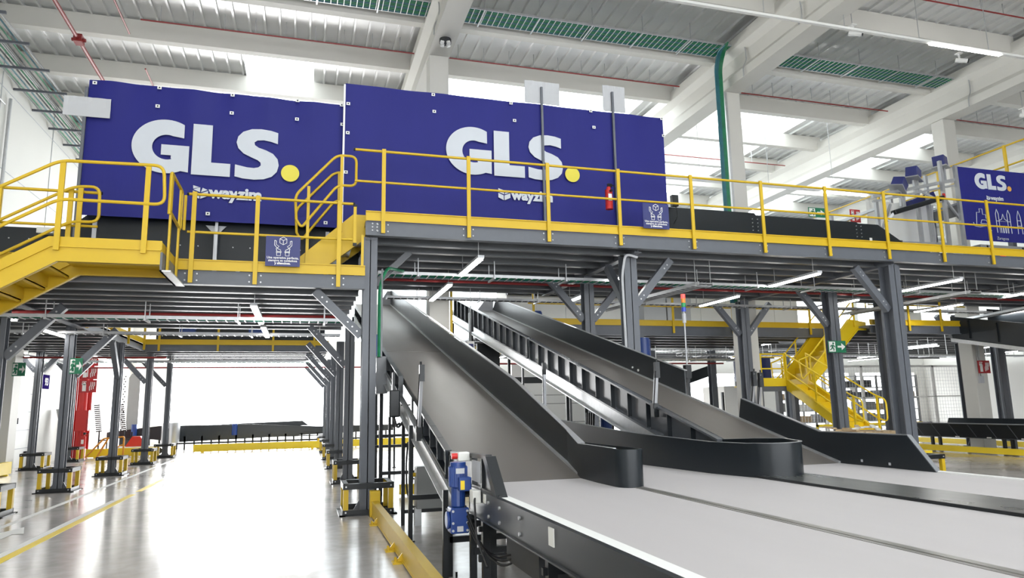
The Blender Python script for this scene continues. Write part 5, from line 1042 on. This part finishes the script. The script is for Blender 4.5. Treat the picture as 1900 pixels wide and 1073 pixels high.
obj('landing', MB().box(13.08, 15.1, YT, YT+1.2, ZL-.05, ZL).box(13.08, XA, YT-.02, YT, ZL-.03, ZL+.2), YEL2, t); obj('landing_frame', MB().box(13.08, 15.1, YT+.02, YT+.1, ZL-.2, ZL-.05), STL, t)
for lx, ly in ((13.15, YT+.05), (13.85, YT+.1), (14.9, YT+.7)): obj('landing_leg', MB().box(lx, lx+.15, ly, ly+.15, 0, ZL-.05), STL, t)
for y_, nm in ((YT-.08, 'upper_flight_near_stringer'), (YT+1.15, 'upper_flight_far_stringer')):
    obj(nm, MB().prism([(14.85, ZL-.14), (14.85, ZL+.30), (16.5, 4.20), (16.6, 4.20), (17.2, 4.12), (17.2, 3.86), (16.85, 3.86)], 'Y', y_-.015, y_+.015).prism([(14.85, ZL-.14), (16.85, 3.86), (16.85, 3.91), (14.85, ZL-.09)], 'Y', y_-.05, y_+.05), YEL2, t)
for k in range(9): obj('upper_tread', MB().box(14.92+.21*k, 15.15+.21*k, YT-.07, YT+1.14, ZL+.16+.18*k, ZL+.18+.18*k).box(14.92+.21*k, 14.93+.21*k, YT-.07, YT+1.14, ZL-.02+.18*k, ZL+.16+.18*k), YEL2, t)
hA = thing('handrail', 'yellow handrails of the lower flight of the right stair', 'handrail', (14.5, 16, .5))
for x_ in (XA, XB):
    obj('rail', MB().tube(rounded([(x_, YT, ZL+.95), (x_, 15.55, 1.80), (x_, 15.2, 1.68), (x_, 15.2, 1.1), (x_, 15.55, 1.2), (x_, YT, ZL+.42)], .13), .022, 8), YEL2, hA, smooth=True)
    for y in (YT-.03, 16.9, 15.5): obj('post', MB().box(x_-.022, x_+.022, y-.025, y+.025, lz(y)+.02, lz(y)+.95), YEL2, hA)
hB = thing('handrail', 'yellow handrails around the landing of the right stair', 'handrail', (13.5, YT, ZL))
for z in (.92, .48): obj('rail', MB().tube([(13.1, YT, ZL+z), (XA, YT, ZL+z)], .022, 8), YEL2, hB, smooth=True)
obj('rail', MB().tube([(13.1, YT, ZL+.92), (13.1, YT+1.2, ZL+.92), (15.0, YT+1.2, ZL+.92)], .022, 8), YEL2, hB, smooth=True)
for x_ in (13.1, 13.24, 14.06): obj('post', MB().box(x_-.02, x_+.02, YT-.015, YT+.015, ZL, ZL+.92), YEL2, hB)
hC = thing('handrail', 'yellow handrails of the upper flight of the right stair', 'handrail', (16, YT, 3))
for y_ in (YT-.15, YT+1.2):
    obj('rail', MB().tube(rounded([(14.5, y_, ZL+.72), (14.9, y_, ZL+.86), (16.7, y_, 4.82), (17.2, y_, 4.86), (17.2, y_, 4.5), (16.75, y_, 4.42), (14.95, y_, ZL+.46), (14.55, y_, ZL+.12), (14.5, y_, ZL+.72)], .12), .022, 8), YEL2, hC, smooth=True)
    for k in range(4): x_ = 14.9+.6*k; obj('post', MB().box(x_-.02, x_+.02, y_-.02, y_+.02, ZL+.1+.93*(x_-14.9), ZL+.84+.98*(x_-14.9)), YEL2, hC)
tag(obj('yellow_drum', MB().cyl((17.55, 18.9, 4.12), (17.55, 19.1, 4.12), .13), YEL2, smooth=True), 'round yellow housing at the top of the right stair', 'machine')
tag(obj('dark_screen_box', MB().box(21.2, 23.2, 31, 31.3, 2.7, 3.9).box(21.9, 22.2, 31.05, 31.25, 0, 2.7), mat('dark_blue_screen', (.015, .02, .07), .15)), 'dark glossy box behind the stair landing rail', 'box')
tag(obj('loader_box', MB().box(21.0, 24.2, 32, 34, 0, 2.5), WALL), 'white machine housing behind the stair landing', 'machine')
# right inclined conveyor
c3 = thing('inclined_conveyor', 'dark inclined conveyor coming down at the right edge under the deck', 'conveyor', (21.3, 14, 2.5))
def z3(y): return 3.78+(y-15.5)*.21
obj('left_side', slab(20.5, 20.53, 10, 17.9, z3, .06, -.66), BLG, c3); obj('right_side', slab(22.0, 22.03, 10, 17.8, z3, .35, -.6), BLG, c3); obj('belt', slab(20.53, 22.0, 10, 17.8, z3, -.2, -.25), BELT, c3)
for k in range(8): y = 10.6+.95*k; obj('rib', slab(20.45, 20.5, y, y+.03, z3, .0, -.6), BLK, c3)
obj('lower_frame', slab(20.42, 20.5, 10, 17.9, z3, -.66, -.78), GALV, c3)
for y in (10.6, 17.5): obj('leg', MB().box(22.1, 22.2, y, y+.15, 0, z3(y)-.6), STL, c3)
c4 = thing('inclined_conveyor', 'farther dark inclined conveyor above the right one', 'conveyor', (25, 18, 3)); obj('side', slab(23.6, 23.64, 11, 18.6, lambda y: z3(y)+.55, .1, -.55), BLG, c4); obj('belt', slab(23.64, 25, 11, 18.6, lambda y: z3(y)+.55, -.2, -.25), BELT, c4)
obj('leg', MB().box(24.2, 24.35, 18.2, 18.35, 0, 4.1), STL, c4)
tag(obj('partition', MB().box(18.9, 20.7, 19.2, 19.4, 3.98, 4.75), WALL), 'white panel above the dark conveyor at right', 'panel')
# low chute with fins
t = thing('low_chute', 'low black chute with slanted fins on short legs at the right edge', 'conveyor', (20.7, 16.5, 0))
obj('near_wall', MB().prism([(20.30, .45), (20.34, .45), (20.0, .88), (19.94, .88)], 'Y', 11.5, 19.6), BLG, t); obj('bottom', MB().box(20.3, 20.82, 11.5, 19.4, .42, .47), BLG, t); obj('far_wall', MB().prism([(20.8, .45), (20.83, .45), (21.08, 1.02), (21.04, 1.02)], 'Y', 11.5, 18.9), BLG, t)
obj('top_lip', MB().box(19.9, 19.97, 11.5, 19.7, .87, .90), STD, t); obj('end_plate', MB().prism([(20.0, .88), (20.3, .42), (20.82, .42), (21.04, .88)], 'Y', 19.55, 19.6), BLG, t)
for k in range(12): y = 12.0+.66*k; obj('fin', MB().prism([(20.28, .46), (19.95, .86), (20.26, .86)], 'Y', y, y+.02), STL, t)
for y in (12.5, 16.5, 19.05): obj('leg', MB().box(20.38, 20.46, y-.04, y+.04, 0, .43).box(20.7, 20.78, y-.04, y+.04, 0, .43), BLK, t)
m = MB(); [m.box(20.28, 20.29, 12.4+1.1*k, 12.55+1.1*k, .44, .47) for k in range(6)]; obj('paper_tags', m, WHT, t)
# pallet with broken wood
t = thing('wooden_pallet', 'wooden pallet heaped with scrap beside the foot of the exit sign column', 'pallet', (12.3, 13.5, 0)); px0 = 11.5; py0 = 13.15
for k in range(7): obj('board', MB().box(px0+.24*k, px0+.24*k+.17, py0, py0+.85, .95, .975), WOOD, t)
obj('bearers', MB().box(px0, px0+1.6, py0, py0+.08, 0, .95).box(px0, px0+1.6, py0+.4, py0+.48, 0, .95).box(px0, px0+1.6, py0+.77, py0+.85, 0, .95), WOOD, t)
rnd = random.Random(4)
for k in range(12):
    a = rnd.random()*3.1; x = px0+.2+rnd.random()*1.3; y = py0+.2+rnd.random()*.5; z = 1.0+rnd.random()*.05; obj('scrap_piece', MB().bar((x-.2*math.cos(a), y-.2*math.sin(a), z), (x+.2*math.cos(a), y+.2*math.sin(a), z+.05*rnd.random()), .09, .03), (WOOD, CREAM)[k % 2], t)
# white mesh fence, racks and far things
t = thing('mesh_fence', 'white framed mesh fence in front of the storage racks', 'fence', (34, 33, 0)); m = MB()
for k in range(6): m.box(25.5+2.6*k, 25.64+2.6*k, 33, 33.1, 0, 3.6)
m.box(25.5, 38.6, 33, 33.1, 3.5, 3.62).box(25.5, 38.6, 33, 33.1, 1.75, 1.82).box(25.5, 38.6, 33, 33.1, .15, .22); obj('frame', m, WHT, t); m = MB()
for k in range(66): m.box(25.5+.2*k, 25.508+.2*k, 33.04, 33.05, .2, 3.5)
for k in range(16): m.box(25.5, 38.6, 33.04, 33.05, .3+.2*k, .308+.2*k)
obj('wire_mesh', m, GALV, t)
t = thing('storage_rack', 'grey storage racks behind the white mesh fence', 'rack', (33, 37, 0)); m = MB(); s_ = MB()
for k in range(9): m.box(25.5+1.6*k, 25.6+1.6*k, 36.5, 36.6, 0, 3.2).box(25.5+1.6*k, 25.6+1.6*k, 37.6, 37.7, 0, 3.2)
for z in (.3, 1.0, 1.7, 2.4, 3.1): s_.box(25.5, 38.4, 36.5, 37.7, z, z+.06)
obj('uprights', m, BOXG, t); obj('shelves', s_, ALU, t)
rnd = random.Random(11)
for r in range(4):
    for k in range(8):
        if rnd.random() < .8:
            x = 25.8+1.6*k; o = obj('storage_bin', MB().box(x, x+.9+.3*rnd.random(), 36.6, 37.4, .36+.7*r, .36+.7*r+.35+.15*rnd.random()), (BOXG, DARKG, WHT, WOOD, STL)[rnd.randrange(5)]); tag(o, 'bin on the %s shelf of the fenced racks, %s bay from the left' % (('lowest', 'second', 'third', 'top')[r], ('first', 'second', 'third', 'fourth', 'fifth', 'sixth', 'seventh', 'last')[k]), 'bin', 'bins on the fenced racks')
# things behind the inclined belts
t = thing('fire_banner', 'red striped roll curtain seen under the second belt', 'curtain', (6.6, 27, 0)); obj('curtain', MB().box(6.75, 7.45, 27, 27.05, 1.4, 3.3), RED, t); obj('lower_panel', MB().box(6.75, 7.45, 27.0, 27.05, 0, 1.4), WHT, t); obj('white_stripes', MB().box(6.85, 6.88, 26.98, 27, 1.4, 3.3).box(7.0, 7.03, 26.98, 27, 1.4, 3.3).box(7.25, 7.28, 26.98, 27, 1.4, 3.3), WHT, t)
t = thing('white_van_loader', 'white panelled machine wall between the two inclined belts', 'machine', (9, 27, 0)); obj('body', MB().box(8.2, 12.4, 27.5, 28, .25, 3.4), WHT, t); m = MB()
for z in (1.0, 1.75, 2.1): m.box(8.2, 12.4, 27.49, 27.5, z, z+.025)
m.box(8.4, 9.3, 27.48, 27.49, .6, .64).box(8.4, 9.3, 27.48, 27.49, .85, .89).box(9.8, 10.6, 27.48, 27.49, .6, .64).box(9.8, 10.6, 27.48, 27.49, .85, .89); obj('panel_lines', m, BOXG, t); obj('dark_band', MB().box(8.2, 12.4, 27.47, 27.5, 2.6, 2.85), BLK, t); t.name = 'machine_wall'
t = thing('cable_chain', 'dark drive unit with looping cables under the second belt', 'machine', (5.4, 11.2, .5)); obj('drive', MB().cyl((5.0, 11.2, 1.0), (5.0, 11.2, 1.5), .1).box(4.95, 5.3, 11, 11.5, .9, 1.1), MOT, t)
for k in range(4): obj('cable', MB().tube(rounded([(4.95, 11.6+.1*k, 1.55), (4.88, 11.5+.1*k, 1.1-.05*k), (4.9, 11.2+.1*k, .95), (4.95, 11.0, 1.2)], .15), .022, 6), CABK, t, smooth=True)
obj('stand', MB().box(5.0, 5.1, 11.1, 11.2, 0, .95), STL, t)
for x, y0, y1, zA, zB, l in ((9.0, 20, 25.5, 1.0, 2.2, 'dark inclined belt far behind the tower light'), (13.2, 25.5, 27.5, 1.9, 2.1, 'dark inclined belt far left of the beige column'), (11.0, 19.5, 24, .5, 1.5, 'dark inclined belt low behind the two main belts')):
    t = thing('background_conveyor', l, 'conveyor', (x, y0, 0)); d_ = 1.6
    obj('side', MB().bar((x, y0, zB), (x+(3.0 if x == 13.2 else 4.2), y0, zA if x != 13.2 else zB+.9), .03, .42), BLG, t); obj('belt', MB().bar((x, y0+.5, zB), (x+(3.0 if x == 13.2 else 4.2), y0+.5, zA if x != 13.2 else zB+.9), .9, .04), BELT, t)
    for k in range(3): obj('leg', MB().box(x+.3+1.7*k, x+.38+1.7*k, y0+.4, y0+.5, 0, zB-.5+(zA-zB)*(k/3) if x != 13.2 else zB), BLK, t)
for x, y, z, l in ((8.05, 15.6, 3.1, 'blue motor peeking over the second belt beside the steel column'), (7.2, 21.2, 4.5, 'dark blue motor behind the yellow rail posts at the belt head')):
    tag(obj('motor', MB().cyl((x, y, z-.25), (x, y, z+.15), .17, 16).cyl((x, y, z+.15), (x, y, z+.19), .15, 16), MOT, smooth=True), l, 'motor')
tag(obj('motor_stand', MB().box(8.0, 8.1, 15.55, 15.65, 0, 2.85), STL), 'grey stand under the blue motor beside the steel column', 'stand')
tag(obj('motor_stand', MB().box(7.15, 7.25, 21.15, 21.25, 3.98, 4.25), STL), 'stub stand under the dark blue motor at the belt head', 'stand')
tag(obj('yellow_mast', MB().box(3.70, 3.76, 17.95, 18.02, 2.6, 4.9), YEL), 'yellow corner strip beside the concrete column at the belt head', 'post')
t = thing('hanging_sign', 'small blue and white hanging sign beside the head of the second belt', 'sign', (4.1, 17.4, 2.9)); obj('board', MB().box(4.02, 4.2, 17.38, 17.4, 2.9, 3.35), WHT, t); obj('hanging_rod', MB().cyl((4.11, 17.39, 3.35), (4.11, 17.39, 4.92), .01, 6), GALV, t); obj('blue_mark', MB().box(4.05, 4.17, 17.37, 17.38, 3.1, 3.28), BLUE2, t)
t = thing('head_drive', 'dark drive frame under the head of the second belt', 'machine', (4.7, 17.6, 2.5)); obj('frame', MB().box(4.1, 4.16, 17.5, 17.6, 2.6, 4.1).box(4.3, 4.9, 17.5, 17.6, 2.6, 3.3).box(4.1, 4.2, 17.45, 17.5, 3.6, 4.1), BLK, t); obj('yellow_rail', MB().box(4.3, 6.0, 17.7, 17.75, 3.05, 3.25), YEL, t)
